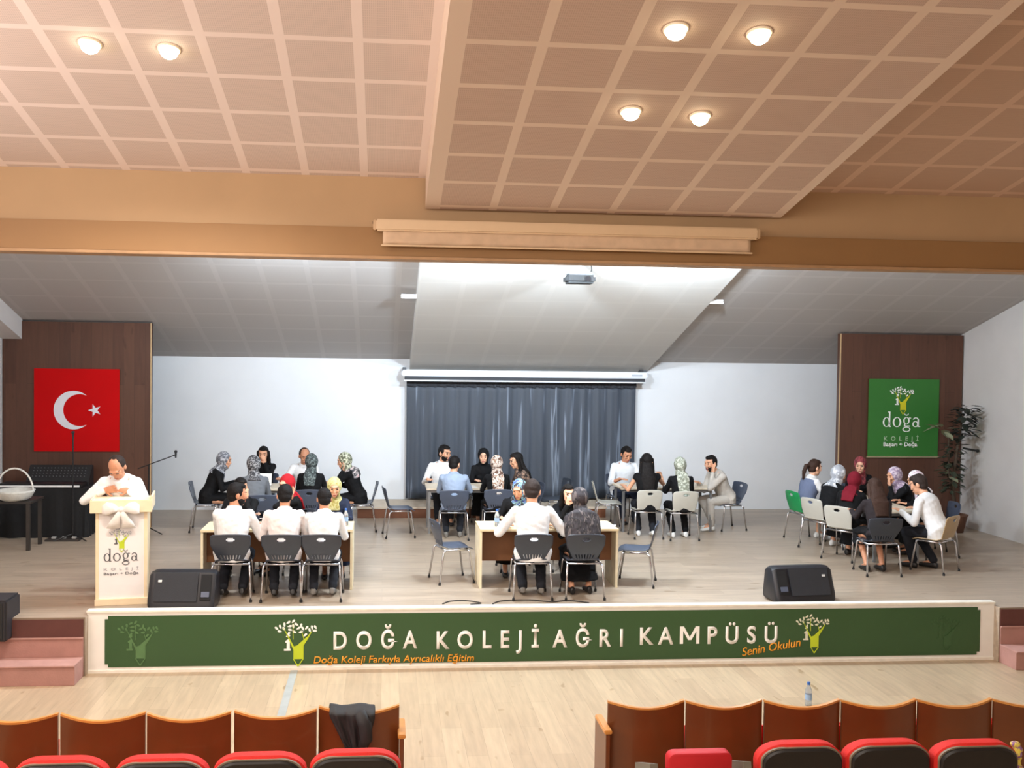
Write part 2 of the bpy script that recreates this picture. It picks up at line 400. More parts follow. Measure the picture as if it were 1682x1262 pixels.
LEAF = [(470, 340, 40), (540, 310, 70), (530, 400, 10), (620, 270, 85), (610, 350, 60), (695, 225, 150), (720, 300, 170), (730, 370, 10), (790, 205, 130), (790, 300, 80), (850, 265, 30), (815, 415, 30), (940, 290, 100), (890, 340, 150), (975, 350, 60), (935, 415, 170), (1045, 335, 130), (1020, 475, 140), (1150, 330, 80), (1215, 325, 60), (1205, 395, 5), (1105, 385, 70), (700, 450, 120), (690, 490, 160)]
def emblem(parent, cx, zb, H, y, m_leaf, m_body, m_one=None, one=True):
    s = H / 925.0
    P = lambda px, py, dy=0: V((cx + (px - 885) * s, y - dy, zb + (1095 - py) * s))
    lf = MB()
    for li, (px, py, a) in enumerate(LEAF):
        a = R(a); pt = []
        for i in range(10):
            t = 2 * math.pi * i / 10; u, v = 44 * math.cos(t), 21 * math.sin(t) * (1 - .35 * math.cos(t))
            pt.append(P(px + u * math.cos(a) - v * math.sin(a), py + u * math.sin(a) + v * math.cos(a), .0003 * (li % 4)))
        lf.poly(pt, (0, -.002, 0))
    lf.build('emblem_leaves', m_leaf, parent)
    bd = MB(); kz = [0]
    def strip(a, b, w0, w1):
        a, b = V(a), V(b); d = (b - a).normalized(); n = V((-d.y, d.x))
        q = [a + n * w0 / 2, b + n * w1 / 2, b - n * w1 / 2, a - n * w0 / 2]
        kz[0] += .0006; bd.poly([P(*p, kz[0]) for p in q], (0, -.0025, 0))
    bd.poly([P(795, 700), P(795, 945), P(990, 945), P(990, 640)], (0, -.0025, 0))
    strip((815, 760), (640, 400), 40, 14); strip((640, 400), (600, 330), 12, 8); strip((790, 560), (785, 250), 12, 8)
    strip((900, 720), (1070, 520), 110, 40); strip((1070, 520), (1140, 410), 34, 12); strip((1000, 560), (950, 400), 16, 8)
    strip((797, 940), (885, 1085), 18, 18); strip((985, 940), (885, 1085), 18, 18); strip((860, 1060), (910, 1060), 30, 30)
    bd.build('emblem_pencil', m_body, parent)
    if one:
        o = MB(); o.poly([P(665, 780), P(665, 620), P(640, 625), P(640, 590), P(700, 550), P(725, 550), P(725, 780)], (0, -.002, 0))
        o.poly([P(615, 780), P(615, 745), P(742, 745), P(742, 780)], (0, -.0035, 0)); o.build('numeral', m_one or m_leaf, parent)
emblem(ban, -.925 - 2.02, .04 - .34, .53, -.008, M_letter, M_lime)
emblem(ban, 5.03 - 2.02, .105 - .34, .46, -.008, mat('offwhite_leaf', (225, 225, 205)), M_lime)
M_faint = mat('faint_green_print', (84, 122, 76), rough=.5); M_faint2 = mat('fainter_green_print', (55, 90, 51), rough=.5)
emblem(ban, -2.64 - 2.02, .075 - .34, .50, -.008, M_faint, M_faint)
emblem(ban, 6.66 - 2.02, .10 - .34, .44, -.008, M_faint2, M_faint2)

# grey tape strip on the hall floor
tp = MB().b(-1.005, -.925, 9.0, 10.88, 0.0, .004).build('floor_tape', mat('grey_blue_tape', (168, 172, 170), rough=.4)); props(tp, 'grey blue cable tape strip across the hall floor', 'tape')

# ------------------------------------------------------------------ curtain and screens
cu = MB(); nx = 260; Wd = 4.33; rows = 10; g = []
for j in range(rows + 1):
    tz = j / rows; row = []
    for i in range(nx + 1):
        u = i / nx; a = .007 + .009 * tz
        yy = a * (math.sin(u * 95 + .6 * math.sin(u * 17)) + .5 * math.sin(u * 41 + 2 * tz) + .3 * math.sin(u * 210))
        row.append(cu.bm.verts.new((u * Wd - Wd / 2 + .012 * math.sin(u * 60 + tz * 3) * tz, yy, -tz * 2.22)))
    g.append(row)
for j in range(rows):
    for i in range(nx): cu.bm.faces.new((g[j][i], g[j][i + 1], g[j + 1][i + 1], g[j + 1][i]))
mc = bpy.data.materials.new('charcoal_curtain'); t, b, N, L = nt(mc)
tc = N.new('ShaderNodeTexCoord'); mp = N.new('ShaderNodeMapping'); mp.inputs['Scale'].default_value = (5.5, .3, .22); L.new(tc.outputs['Object'], mp.inputs[0])
n = N.new('ShaderNodeTexNoise'); n.inputs['Scale'].default_value = 1.6; n.inputs['Detail'].default_value = 3; L.new(mp.outputs[0], n.inputs['Vector'])
r = N.new('ShaderNodeValToRGB'); e = r.color_ramp.elements; e[0].position = .3; e[0].color = lin((50, 56, 65)) + (1,); e[1].position = .60; e[1].color = lin((60, 67, 78)) + (1,)
x = e.new(.655); x.color = lin((120, 130, 144)) + (1,); x = e.new(.69); x.color = lin((58, 65, 76)) + (1,)
L.new(n.outputs['Fac'], r.inputs['Fac']); L.new(r.outputs['Color'], b.inputs['Base Color']); b.inputs['Roughness'].default_value = .6
curt = empty('stage_curtain', (2.58, 18.08, 3.10), 0, 'dark charcoal pleated curtain closing the opening in the back wall', 'curtain')
o = cu.build('curtain_cloth', mc, curt, smooth=True); realize(o, [('SOLIDIFY', dict(thickness=.004))])
hd = MB()
for i in range(70):
    xx = -Wd / 2 + (i + .5) * Wd / 70; hd.box((xx, -.045 + .01 * (i % 2), -.05), (Wd / 70 + .004, .03, .14 + .02 * ((i * 7) % 3)), bev=.008)
hd.build('gathered_heading', mat('curtain_heading', (40, 42, 48), rough=.8), curt)

M_case = mat('white_screen_case', (222, 226, 232), rough=.4, var=.02)
sc = empty('projection_screen', (2.61, 17.86, 3.13), 0, 'white rolled up projection screen casing above the dark curtain', 'projection screen')
MB().b(-2.29, 2.29, -.06, .06, .03, .145, bev=.02).build('casing', M_case, sc, smooth='auto')
MB().b(-2.24, 2.24, -.03, .0, -.035, .03).build('rolled_fabric', mat('screen_dark_fabric', (38, 40, 46)), sc)
MB().b(-2.25, 2.25, -.045, .0, -.06, -.035, bev=.006).build('bottom_bar', M_case, sc)
for s in (-1, 1):
    MB().b(s * 2.24 - .03, s * 2.24 + .03, -.02, .38, .12, .19, bev=.004).build('wall_bracket', mat('dark_bracket', (80, 82, 86)), sc)
MB().b(1.98, 2.18, -.064, -.058, .07, .105).build('control_label', mat('grey_label', (170, 176, 186)), sc)

M_tanw = mat('cream_screen_case', (214, 186, 150), rough=.5, var=.02)
s2 = empty('large_projection_screen', (2.07, 10.918, 4.90), 0, 'long cream projection screen casing mounted on the ochre beam', 'projection screen')
MB().b(-2.18, 2.18, -.065, .065, .0, .13, bev=.018).build('casing', M_tanw, s2, smooth='auto')
sg = MB(); g = []
for j in range(5):
    row = []
    for i in range(101):
        u = i / 100; row.append(sg.bm.verts.new((-2.1 + 4.2 * u, -.025 + .008 * math.sin(u * 60 + j * 1.3) * (1 - u * .8) * (j / 4), .01 - .155 * j / 4)))
    g.append(row)
for j in range(4):
    for i in range(100): sg.bm.faces.new((g[j][i], g[j][i + 1], g[j + 1][i + 1], g[j + 1][i]))
o = sg.build('screen_fabric', mat('cream_screen_fabric', (206, 178, 148), rough=.7), s2, smooth=True); realize(o, [('SOLIDIFY', dict(thickness=.004))])
MB().b(-2.12, 2.12, -.045, -.01, -.165, -.147, bev=.004).build('bottom_bar', M_tanw, s2)
for s in (-1, 1): MB().b(s * 2.19 - .02, s * 2.19 + .02, -.05, .06, .01, .12, bev=.01).build('end_cap', mat('cream_end_cap', (198, 168, 132)), s2)
MB().tube([(-2.212, -.02, .09), (-2.216, -.02, .09)], .016).build('crank_hole', mat('black_hole', (20, 18, 16)), s2)

# projector on its ceiling pole
pj = empty('projector', (2.64, 13.15, 4.535), 0, 'grey projector hanging on a white pole from the stage ceiling', 'projector')
MB().b(-.20, .20, -.15, .15, 0, .115, bev=.03).build('projector_body', mat('grey_projector', (36, 38, 40), rough=.6), pj, smooth='auto')
MB().b(-.17, .17, -.13, .13, .11, .15, bev=.015).build('projector_top', mat('light_projector_top', (120, 126, 132), rough=.5), pj, smooth='auto')
MB().tube([(.09, -.14, .06), (.09, -.165, .06)], [.035, .04], 16).build('lens', mat('projector_lens', (30, 34, 40), rough=.15), pj)
MB().tube([(0, 0, .14), (0, 0, .31)], .032, 14).build('pole', mat('white_pole', (140, 148, 156), rough=.4), pj)
MB().b(-.11, .11, -.05, .05, .28, .31).build('mount_plate', mat('grey_mount', (130, 132, 136)), pj)
MB().tube([(.15, 0, .12), (.17, 0, .20), (.16, .02, .32)], .008, 8).build('cable', mat('black_cable', (24, 24, 24)), pj)

# small tube lights on the sides of the dropped stage ceiling
for (xx, s, lab) in ((.36, 1, 'small white tube light beside the left edge of the dropped stage ceiling'), (5.10, -1, 'small white tube light beside the right edge of the dropped stage ceiling')):
    tl = empty('tube_light', (xx, 14.7, 4.405), 0, lab, 'ceiling light', 'small tube lights on the stage ceiling')
    MB().tube([(-.11, 0, 0), (.11, 0, 0)], .016, 10).build('tube', emit_mat('tube_glow', (.95, .97, 1), 1.1), tl)
    MB().b(-.12, .12, .01, .04, -.015, .05, bev=.004).build('fitting', mat('white_fitting', (225, 225, 225)), tl)

# flood lamps behind the beam
for fx, lab in ((-1.2, 'stage flood lamp behind the beam, left of the long casing'), (1.55, 'stage flood lamp behind the beam above the dark curtain'), (4.0, 'stage flood lamp behind the beam right of the projector'), (7.2, 'stage flood lamp behind the beam near the right end')):
    fl = empty('flood_lamp', (fx, 11.42, 4.82), 0, lab, 'stage light', 'flood lamps hung behind the beam')
    MB().box((0, 0, 0), (.26, .12, .18), rot=(R(-20), 0, 0), bev=.01).build('housing', mat('dark_lamp_housing', (60, 58, 56)), fl)
    MB().box((0, .068, .0), (.22, .008, .14), rot=(R(-20), 0, 0)).build('glass', emit_mat('flood_glow', (.9, .95, 1), 6), fl)
    MB().tube([(-.14, 0, 0), (-.14, -.12, .1), (.14, -.12, .1), (.14, 0, 0)], .01, 8).build('yoke', MATS['dark_lamp_housing'], fl)

# recessed spots of the hall ceiling
M_glow = emit_mat('warm_spot_glow', (1.0, .90, .62), 14); M_ringm = mat('spot_trim_ring', (240, 225, 200), rough=.4)
def downlight(x, y, z0, lab, pw):
    z = hz(y, z0)
    d = empty('recessed_spotlight', (x, y, z), 0, lab, 'ceiling light', 'warm recessed spots in the hall ceiling')
    d.rotation_euler = (-math.atan(tH), 0, 0)
    MB().lathe([(.098, .004), (.098, -.012), (.082, -.02), (.078, .004)], n=28).build('trim_ring', M_ringm, d, smooth=True)
    MB().lathe([(.074, -.006), (.076, -.035), (.064, -.062), (.04, -.08), (.015, -.086)], n=24).build('lamp_glass', M_glow, d, smooth=True)
    spot('spot_beam', (x, y, z - .14), (x, y, 0), pw, (1.0, .93, .84), 150, .5, .09)
downlight(-2.472, 8.444, 5.53, 'leftmost glowing round spot in the left ceiling section', 330)
downlight(-1.835, 8.482, 5.53, 'second glowing spot in the left ceiling section, right of the leftmost', 330)
downlight(2.151, 7.21, 5.16, 'upper left of the four glowing spots in the dropped centre ceiling', 60)
downlight(2.799, 7.219, 5.16, 'upper right of the four glowing spots in the dropped centre ceiling', 60)
downlight(2.145, 8.511, 5.16, 'lower left of the four glowing spots in the dropped centre ceiling', 60)
downlight(2.789, 8.556, 5.16, 'lower right of the four glowing spots in the dropped centre ceiling', 60)

# ------------------------------------------------------------------ flag, green sign
M_red = mat('flag_red', (190, 4, 8), rough=.75, spec=.15, var=.03, scale=2)
fl = empty('flag', (-4.985, 16.36, 2.575), 0, 'red flag with white crescent and star on the left brown panel', 'flag')
MB().b(-.675, .675, -.008, .004, -.675, .675, bev=.001).build('flag_cloth', M_red, fl)
M_fw = mat('flag_white', (225, 225, 232), rough=.6, var=.02)
cr = MB(); A = []; B = []
R1, R2, off = .315, .262, .098
th = math.acos((off * off + R1 * R1 - R2 * R2) / (2 * off * R1)); 
n = 48
out = [(R1 * math.cos(a), R1 * math.sin(a)) for a in [th + (2 * math.pi - 2 * th) * i / n for i in range(n + 1)]]
ang2 = math.atan2(R1 * math.sin(th), R1 * math.cos(th) - off)
inn = [(off + R2 * math.cos(a), R2 * math.sin(a)) for a in [ang2 + (2 * math.pi - 2 * ang2) * i / n for i in range(n + 1)]]
va = [cr.bm.verts.new((px - .05, -.011, pz)) for px, pz in out]; vb = [cr.bm.verts.new((px - .05, -.011, pz)) for px, pz in inn]
for i in range(n): cr.bm.faces.new((va[i], va[i + 1], vb[i + 1], vb[i]))
bmesh.ops.remove_doubles(cr.bm, verts=cr.bm.verts, dist=1e-5)
o = cr.build('crescent', M_fw, fl); realize(o, [('SOLIDIFY', dict(thickness=.003))])
stp = []
for i in range(10):
    a = math.pi + i * math.pi / 5; rr = .108 if i % 2 == 0 else .042
    stp.append((.285 + rr * math.cos(a), -.009, rr * math.sin(a)))
MB().poly(stp, (0, -.003, 0)).build('star', M_fw, fl)

def ring(mb, cx, cz, rx, rz, ix, iz, y, ox=0, a0=0, a1=360, n=26):
    A = []; B = []
    for i in range(n + 1):
        t = R(a0 + (a1 - a0) * i / n)
        A.append((cx + rx * math.cos(t), y, cz + rz * math.sin(t))); B.append((cx + ox + ix * math.cos(t), y, cz + iz * math.sin(t)))
    for i in range(n):
        mb.bm.faces.new([mb.bm.verts.new(p) for p in (A[i], A[i + 1], B[i + 1], B[i])])
def serif_word(parent, cx, zb, h, y, m):
    # lower case serif "doğa" drawn letter by letter; h = x-height
    mb = MB(); q = lambda a, b, c, d: mb.bm.faces.new([mb.bm.verts.new(p) for p in ((a, y, c), (b, y, c), (b, y, d), (a, y, d))])
    u = h; X = cx - 2.15 * u
    ring(mb, X + .42 * u, zb + .5 * u, .40 * u, .52 * u, .24 * u, .46 * u, y)                      # d
    q(X + .68 * u, X + .84 * u, zb - .02 * u, zb + 1.62 * u); q(X + .55 * u, X + .68 * u, zb + 1.53 * u, zb + 1.62 * u); q(X + .84 * u, X + .95 * u, zb - .02 * u, zb + .06 * u)
    X += 1.12 * u; ring(mb, X + .47 * u, zb + .5 * u, .47 * u, .53 * u, .29 * u, .47 * u, y)         # o
    X += 1.10 * u; ring(mb, X + .42 * u, zb + .66 * u, .36 * u, .38 * u, .2 * u, .32 * u, y)         # g
    q(X + .68 * u, X + .92 * u, zb + .90 * u, zb + 1.0 * u); q(X + .16 * u, X + .30 * u, zb + .05 * u, zb + .32 * u); q(X + .16 * u, X + .8 * u, zb + .02 * u, zb + .14 * u)
    ring(mb, X + .44 * u, zb - .26 * u, .44 * u, .27 * u, .32 * u, .19 * u, y)
    ring(mb, X + .42 * u, zb + 1.42 * u, .24 * u, .22 * u, .17 * u, .12 * u, y, a0=180, a1=360)
    X += 1.06 * u; ring(mb, X + .36 * u, zb + .30 * u, .34 * u, .32 * u, .19 * u, .25 * u, y)        # a
    q(X + .58 * u, X + .74 * u, zb, zb + .78 * u); q(X + .74 * u, X + .9 * u, zb - .01 * u, zb + .07 * u)
    ring(mb, X + .40 * u, zb + .72 * u, .34 * u, .30 * u, .20 * u, .22 * u, y, a0=0, a1=165)
    o = mb.build('word_lettering', m, parent); realize(o, [('SOLIDIFY', dict(thickness=.002))])
sg = empty('green_sign', (9.09, 16.36, 2.55), 0, 'square green school sign with tree emblem on the right brown panel', 'sign')
MB().b(-.645, .645, -.01, .004, -.68, .68, bev=.002).build('sign_board', mat('sign_green', (44, 112, 40), rough=.5, var=.05, scale=1), sg)
MB().b(-.66, .66, -.022, .0, -.70, -.675).build('bottom_rail', mat('sign_rail', (150, 140, 110)), sg)
emblem(sg, -.02, .055, .50, -.013, M_letter, mat('sign_lime', (205, 200, 30)))
serif_word(sg, -.03, -.16, .165, -.014, M_letter)
def st_text(body, a, c, z, h, m, par, y, **k): return text_part(body, m, par, a, c, z, h, y, **k)
st_text('KOLEJİ', -.35, .28, -.40, .075, mat('pale_sign_lettering', (190, 205, 180)), sg, -.013, spacing=2.2)
st_text('Başarı + Doğa', -.36, .26, -.50, .07, M_letter, sg, -.013, bold=.02)

# ================================================================== FURNITURE
M_chrome = mat('chrome_tube', (200, 200, 204), rough=.22, metal=1, var=.02)
M_navy = mat('slate_plastic', (66, 74, 90), rough=.35, var=.04)
M_charc = mat('charcoal_plastic', (52, 58, 68), rough=.35, var=.04)
M_cream = mat('cream_plastic', (186, 184, 174), rough=.4, var=.03)
M_tan = mat('tan_plastic', (176, 152, 116), rough=.4, var=.04)
M_gplas = mat('green_plastic', (24, 140, 78), rough=.35, var=.03)
def chair_proto(kind, m):
    t = empty('school_chair', (0, 0, 0), 0)
    # backrest: grid sheet, u across, v up
    g = MB(); nu, nv = 28, 30; gr = []
    zb, zt = .47, .80
    for j in range(nv + 1):
        v = j / nv; row = []
        if kind == 'tapered':
            wd = .25 + .21 * min(1, (v / .62)) ** .85; wd -= .05 * max(0, (v - .93) / .07) ** 2
        else:
            wd = .36 + .05 * min(1, v / .5); wd -= .07 * max(0, (v - .88) / .12) ** 2
        for i in range(nu + 1):
            u = i / nu * 2 - 1
            y = -.175 - .10 * v - .03 * (1 - u * u) * (.4 + .6 * v) + .02 * (v ** 3)
            row.append(g.bm.verts.new((u * wd / 2, y, zb + (zt - zb) * v - .012 * u * u * v)))
        gr.append(row)
    for j in range(nv):
        for i in range(nu):
            v = (j + .5) / nv; u = (i + .5) / nu * 2 - 1
            if (u / .20) ** 2 + ((v - .80) / .075) ** 2 < 1: continue
            if kind == 'tapered' and .06 < v < .24 and abs(u) < .72 and i % 3 == 1: continue
            g.bm.faces.new((gr[j][i], gr[j][i + 1], gr[j + 1][i + 1], gr[j + 1][i]))
    o = g.build('backrest', m, t, smooth=True); realize(o, [('SOLIDIFY', dict(thickness=.009, offset=0))])
    g = MB(); gr = []; nu, nv = 16, 18
    for j in range(nv + 1):
        v = j / nv; row = []
        wd = .40 - (.10 if kind == 'tapered' else .03) * max(0, 1 - v / .3) ** 2 - .05 * max(0, (v - .85) / .15) ** 2
        for i in range(nu + 1):
            u = i / nu * 2 - 1
            z = .445 + .012 * u * u + .03 * max(0, .18 - v) / .18 - .03 * max(0, v - .85) / .15
            row.append(g.bm.verts.new((u * wd / 2, -.19 + .41 * v, z)))
        gr.append(row)
    for j in range(nv):
        for i in range(nu): g.bm.faces.new((gr[j][i], gr[j][i + 1], gr[j + 1][i + 1], gr[j + 1][i]))
    o = g.build('seat', m, t, smooth=True); realize(o, [('SOLIDIFY', dict(thickness=.01, offset=0))])
    r = .0125
    for sx in (-1, 1):
        for pts in ([(sx * .205, -.16, .425), (sx * .212, -.19, .40), (sx * .232, -.245, .012)], [(sx * .195, .14, .425), (sx * .205, .155, .40), (sx * .222, .215, .012)]):
            lg = MB().tube(pts, r, 10).build('leg', M_chrome, t, smooth=True)
            MB().tube([(pts[2][0], pts[2][1], 0), (pts[2][0], pts[2][1], .03)], .016, 10).build('foot_cap', mat('black_rubber', (26, 26, 28)), lg)
    MB().tube([(-.205, -.16, .428), (.205, -.16, .428)], r, 10).tube([(-.195, .14, .428), (.195, .14, .428)], r, 10).tube([(-.2, -.16, .428), (-.192, .14, .428)], r, 10).tube([(.2, -.16, .428), (.192, .14, .428)], r, 10).build('seat_frame', M_chrome, t, smooth=True)
    return t
PROTO = {}
def chair(kind, x, y, rz, label, group='school chairs on the stage'):
    spec = {'slate': ('tapered', M_navy), 'charcoal': ('tapered', M_charc), 'cream': ('square', M_cream), 'tan': ('square', M_tan), 'green': ('square', M_gplas)}[kind]
    if kind not in PROTO: c = PROTO[kind] = chair_proto(*spec)
    else: c = copy_tree(PROTO[kind])
    c.location = (x, y, ZS); c.rotation_euler = (0, 0, R(rz)); props(c, label, 'chair', group)
    return c
M_desk = mat('light_beech_laminate', (226, 208, 170), rough=.4, var=.03); M_modesty = mat('brown_modesty_board', (122, 80, 48), rough=.5, var=.05)
M_edge = mat('cream_edge_band', (240, 228, 196), rough=.5)
def office_desk(x0, x1, y0, label):
    cx = (x0 + x1) / 2; t = empty('desk', (cx, y0 + .31, ZS), 0, label, 'desk'); h = (x1 - x0) / 2
    MB().b(-h, h, -.31, .31, .715, .745, bev=.003).build('desk_top', M_desk, t)
    for s in (-1, 1): MB().b(s * h - (.03 if s > 0 else 0), s * h + (.03 if s < 0 else 0), -.29, .30, 0, .714, bev=.002).build('side_panel', M_edge, t)
    MB().b(-h + .03, h - .03, -.05, -.032, .30, .713).build('modesty_panel', M_modesty, t)
    return t
office_desk(1.20, 2.945, 11.93, 'light beech desk with brown panel in front row, under water bottle and white shirted man')
office_desk(-2.19, -.365, 11.93, 'light beech desk in front row, shared by three men in white shirts')
M_ttop = mat('pale_table_top', (222, 210, 188), rough=.4, var=.03); M_gmetal = mat('grey_metal_leg', (140, 142, 144), rough=.35, metal=.6)
def table(x0, x1, y0, y1, label, rz=0, h=.74):
    cx, cy = (x0 + x1) / 2, (y0 + y1) / 2; t = empty('table', (cx, cy, ZS), R(rz), label, 'table'); a, b_ = (x1 - x0) / 2, (y1 - y0) / 2
    MB().b(-a, a, -b_, b_, h - .028, h, bev=.004).build('table_top', M_ttop, t)
    for sx in (-1, 1):
        for sy in (-1, 1): MB().b(sx * (a - .05) - .02, sx * (a - .05) + .02, sy * (b_ - .05) - .02, sy * (b_ - .05) + .02, 0, h - .06, bev=.003).build('leg', M_gmetal, t)
    MB().b(-a + .05, a - .05, -b_ + .05, b_ - .05, h - .075, h - .03).build('apron', M_gmetal, t)
    return t
table(.70, 2.10, 15.72, 16.40, 'pale topped table with grey metal legs in front of the dark curtain')
table(3.93, 5.52, 15.80, 16.45, 'pale topped table with grey metal legs right of the dark curtain')
table(-2.30, -.85, 15.65, 16.35, 'pale topped table of the rear left group by the white wall')
table(6.98, 7.72, 13.30, 15.0, 'pale table of the group in front of the green sign')

# ================================================================== PEOPLE
SKIN = [(214, 160, 128), (196, 138, 106), (226, 176, 146), (178, 122, 92)]
def skin_mat(i):
    return mat('skin_%s' % 'abcd'[i], SKIN[i], rough=.5, var=.05, scale=12, spec=.35)
M_lip = mat('lips', (168, 84, 78), rough=.45); M_eye = mat('eye_dark', (38, 28, 26), rough=.25); M_browm = mat('brow_hair', (46, 34, 28), rough=.7)
M_black = cloth((17, 17, 19), 'black_fabric'); M_wshirt = cloth((232, 232, 232), 'white_shirt_fabric'); M_dark = cloth((34, 36, 42), 'dark_trouser_fabric')
M_hair = mat('black_hair', (20, 16, 15), rough=.7, spec=.2, bump=.5, bscale=60); M_brown = mat('brown_hair', (58, 40, 32), rough=.7, spec=.2, bump=.5, bscale=60)
M_greyh = mat('grey_brown_hair', (48, 38, 34), rough=.7, spec=.2, bump=.5, bscale=60)
M_shoeb = mat('black_shoe', (24, 22, 22), rough=.4); M_shoew = mat('white_shoe', (225, 225, 222), rough=.5); M_shoeg = mat('grey_shoe', (110, 106, 100), rough=.6)
def noise3(co, s, seed=0):
    x, y, z = co[:, 0] * s + seed, co[:, 1] * s + seed * 1.7, co[:, 2] * s + seed * .6
    return (np.sin(x * 1.3 + 2 * np.sin(z * .9)) * np.cos(y * 1.1 + z * 1.7) + .5 * np.sin(x * 2.7 + z * 2.1 + seed) * np.sin(y * 3.1 - z * 1.4)) / 1.5
def get_co(me):
    co = np.empty(len(me.vertices) * 3, 'f'); me.vertices.foreach_get('co', co); return co.reshape(-1, 3)
def finish(mb, name, m, parent, voxel, smooth=3, wrinkle=0, seed=0):
    o = mb.build(name, m, parent)
    realize(o, [('REMESH', dict(mode='VOXEL', voxel_size=voxel, use_smooth_shade=True)), ('SMOOTH', dict(factor=.5, iterations=smooth))])
    me = o.data
    if wrinkle:
        co = get_co(me); no = np.empty(len(me.vertices) * 3, 'f'); me.vertices.foreach_get('normal', no); no = no.reshape(-1, 3)
        co += no * (noise3(co, 26, seed) * wrinkle)[:, None]; me.vertices.foreach_set('co', co.ravel()); me.update()
    me.polygons.foreach_set('use_smooth', [True] * len(me.polygons))
    return o
def ik(S, T, a, b, hint):
    S, T = V(S), V(T); d = T - S; L = min(d.length, (a + b) * .995); dn = d.normalized(); T = S + dn * L
    x = (a * a - b * b + L * L) / (2 * L); h = math.sqrt(max(1e-6, a * a - x * x))
    hp = V(hint) - dn * V(hint).dot(dn); hp.normalize()
    return S + dn * x + hp * h, T
def hand(mb, W, d, pn, s, k=1.0, curl=.5):
    # W wrist, d direction, pn palm normal, s side towards the thumb
    d = V(d).normalized(); s = V(s); s = (s - d * s.dot(d)).normalized(); pn = d.cross(s) if d.cross(s).dot(V(pn)) > 0 else s.cross(d)
    mb.loft([(W - d * .02, s * .026 * k, pn * .019 * k), (W + d * .02 * k, s * .033 * k, pn * .017 * k), (W + d * .06 * k, s * .042 * k, pn * .015 * k), (W + d * .09 * k, s * .040 * k, pn * .012 * k)], 12)
    for i, (off, ln) in enumerate(((.031, .066), (.0105, .076), (-.0105, .070), (-.031, .054))):
        p = W + d * .082 * k + s * off * k; dd = (d + s * off * 3.2).normalized(); pts = [p]; c = curl * (.75 + .12 * i)
        for q in range(3):
            dd = (dd + pn * c * .42).normalized(); p = p + dd * ln * k * (.45, .32, .23)[q]; pts.append(p)
        mb.tube(pts, [.0095 * k, .009 * k, .0082 * k, .007 * k], 8); mb.sph(pts[-1], .0072 * k, 8, 6)
    p = W + d * .022 * k + s * .028 * k; q = p + (d * .5 + s * .8).normalized() * .036 * k; r_ = q + (d * .9 + s * .25 + pn * .3).normalized() * .034 * k
    mb.tube([p, q, r_], [.013 * k, .0105 * k, .0085 * k], 8); mb.sph(r_, .0085 * k, 8, 6)

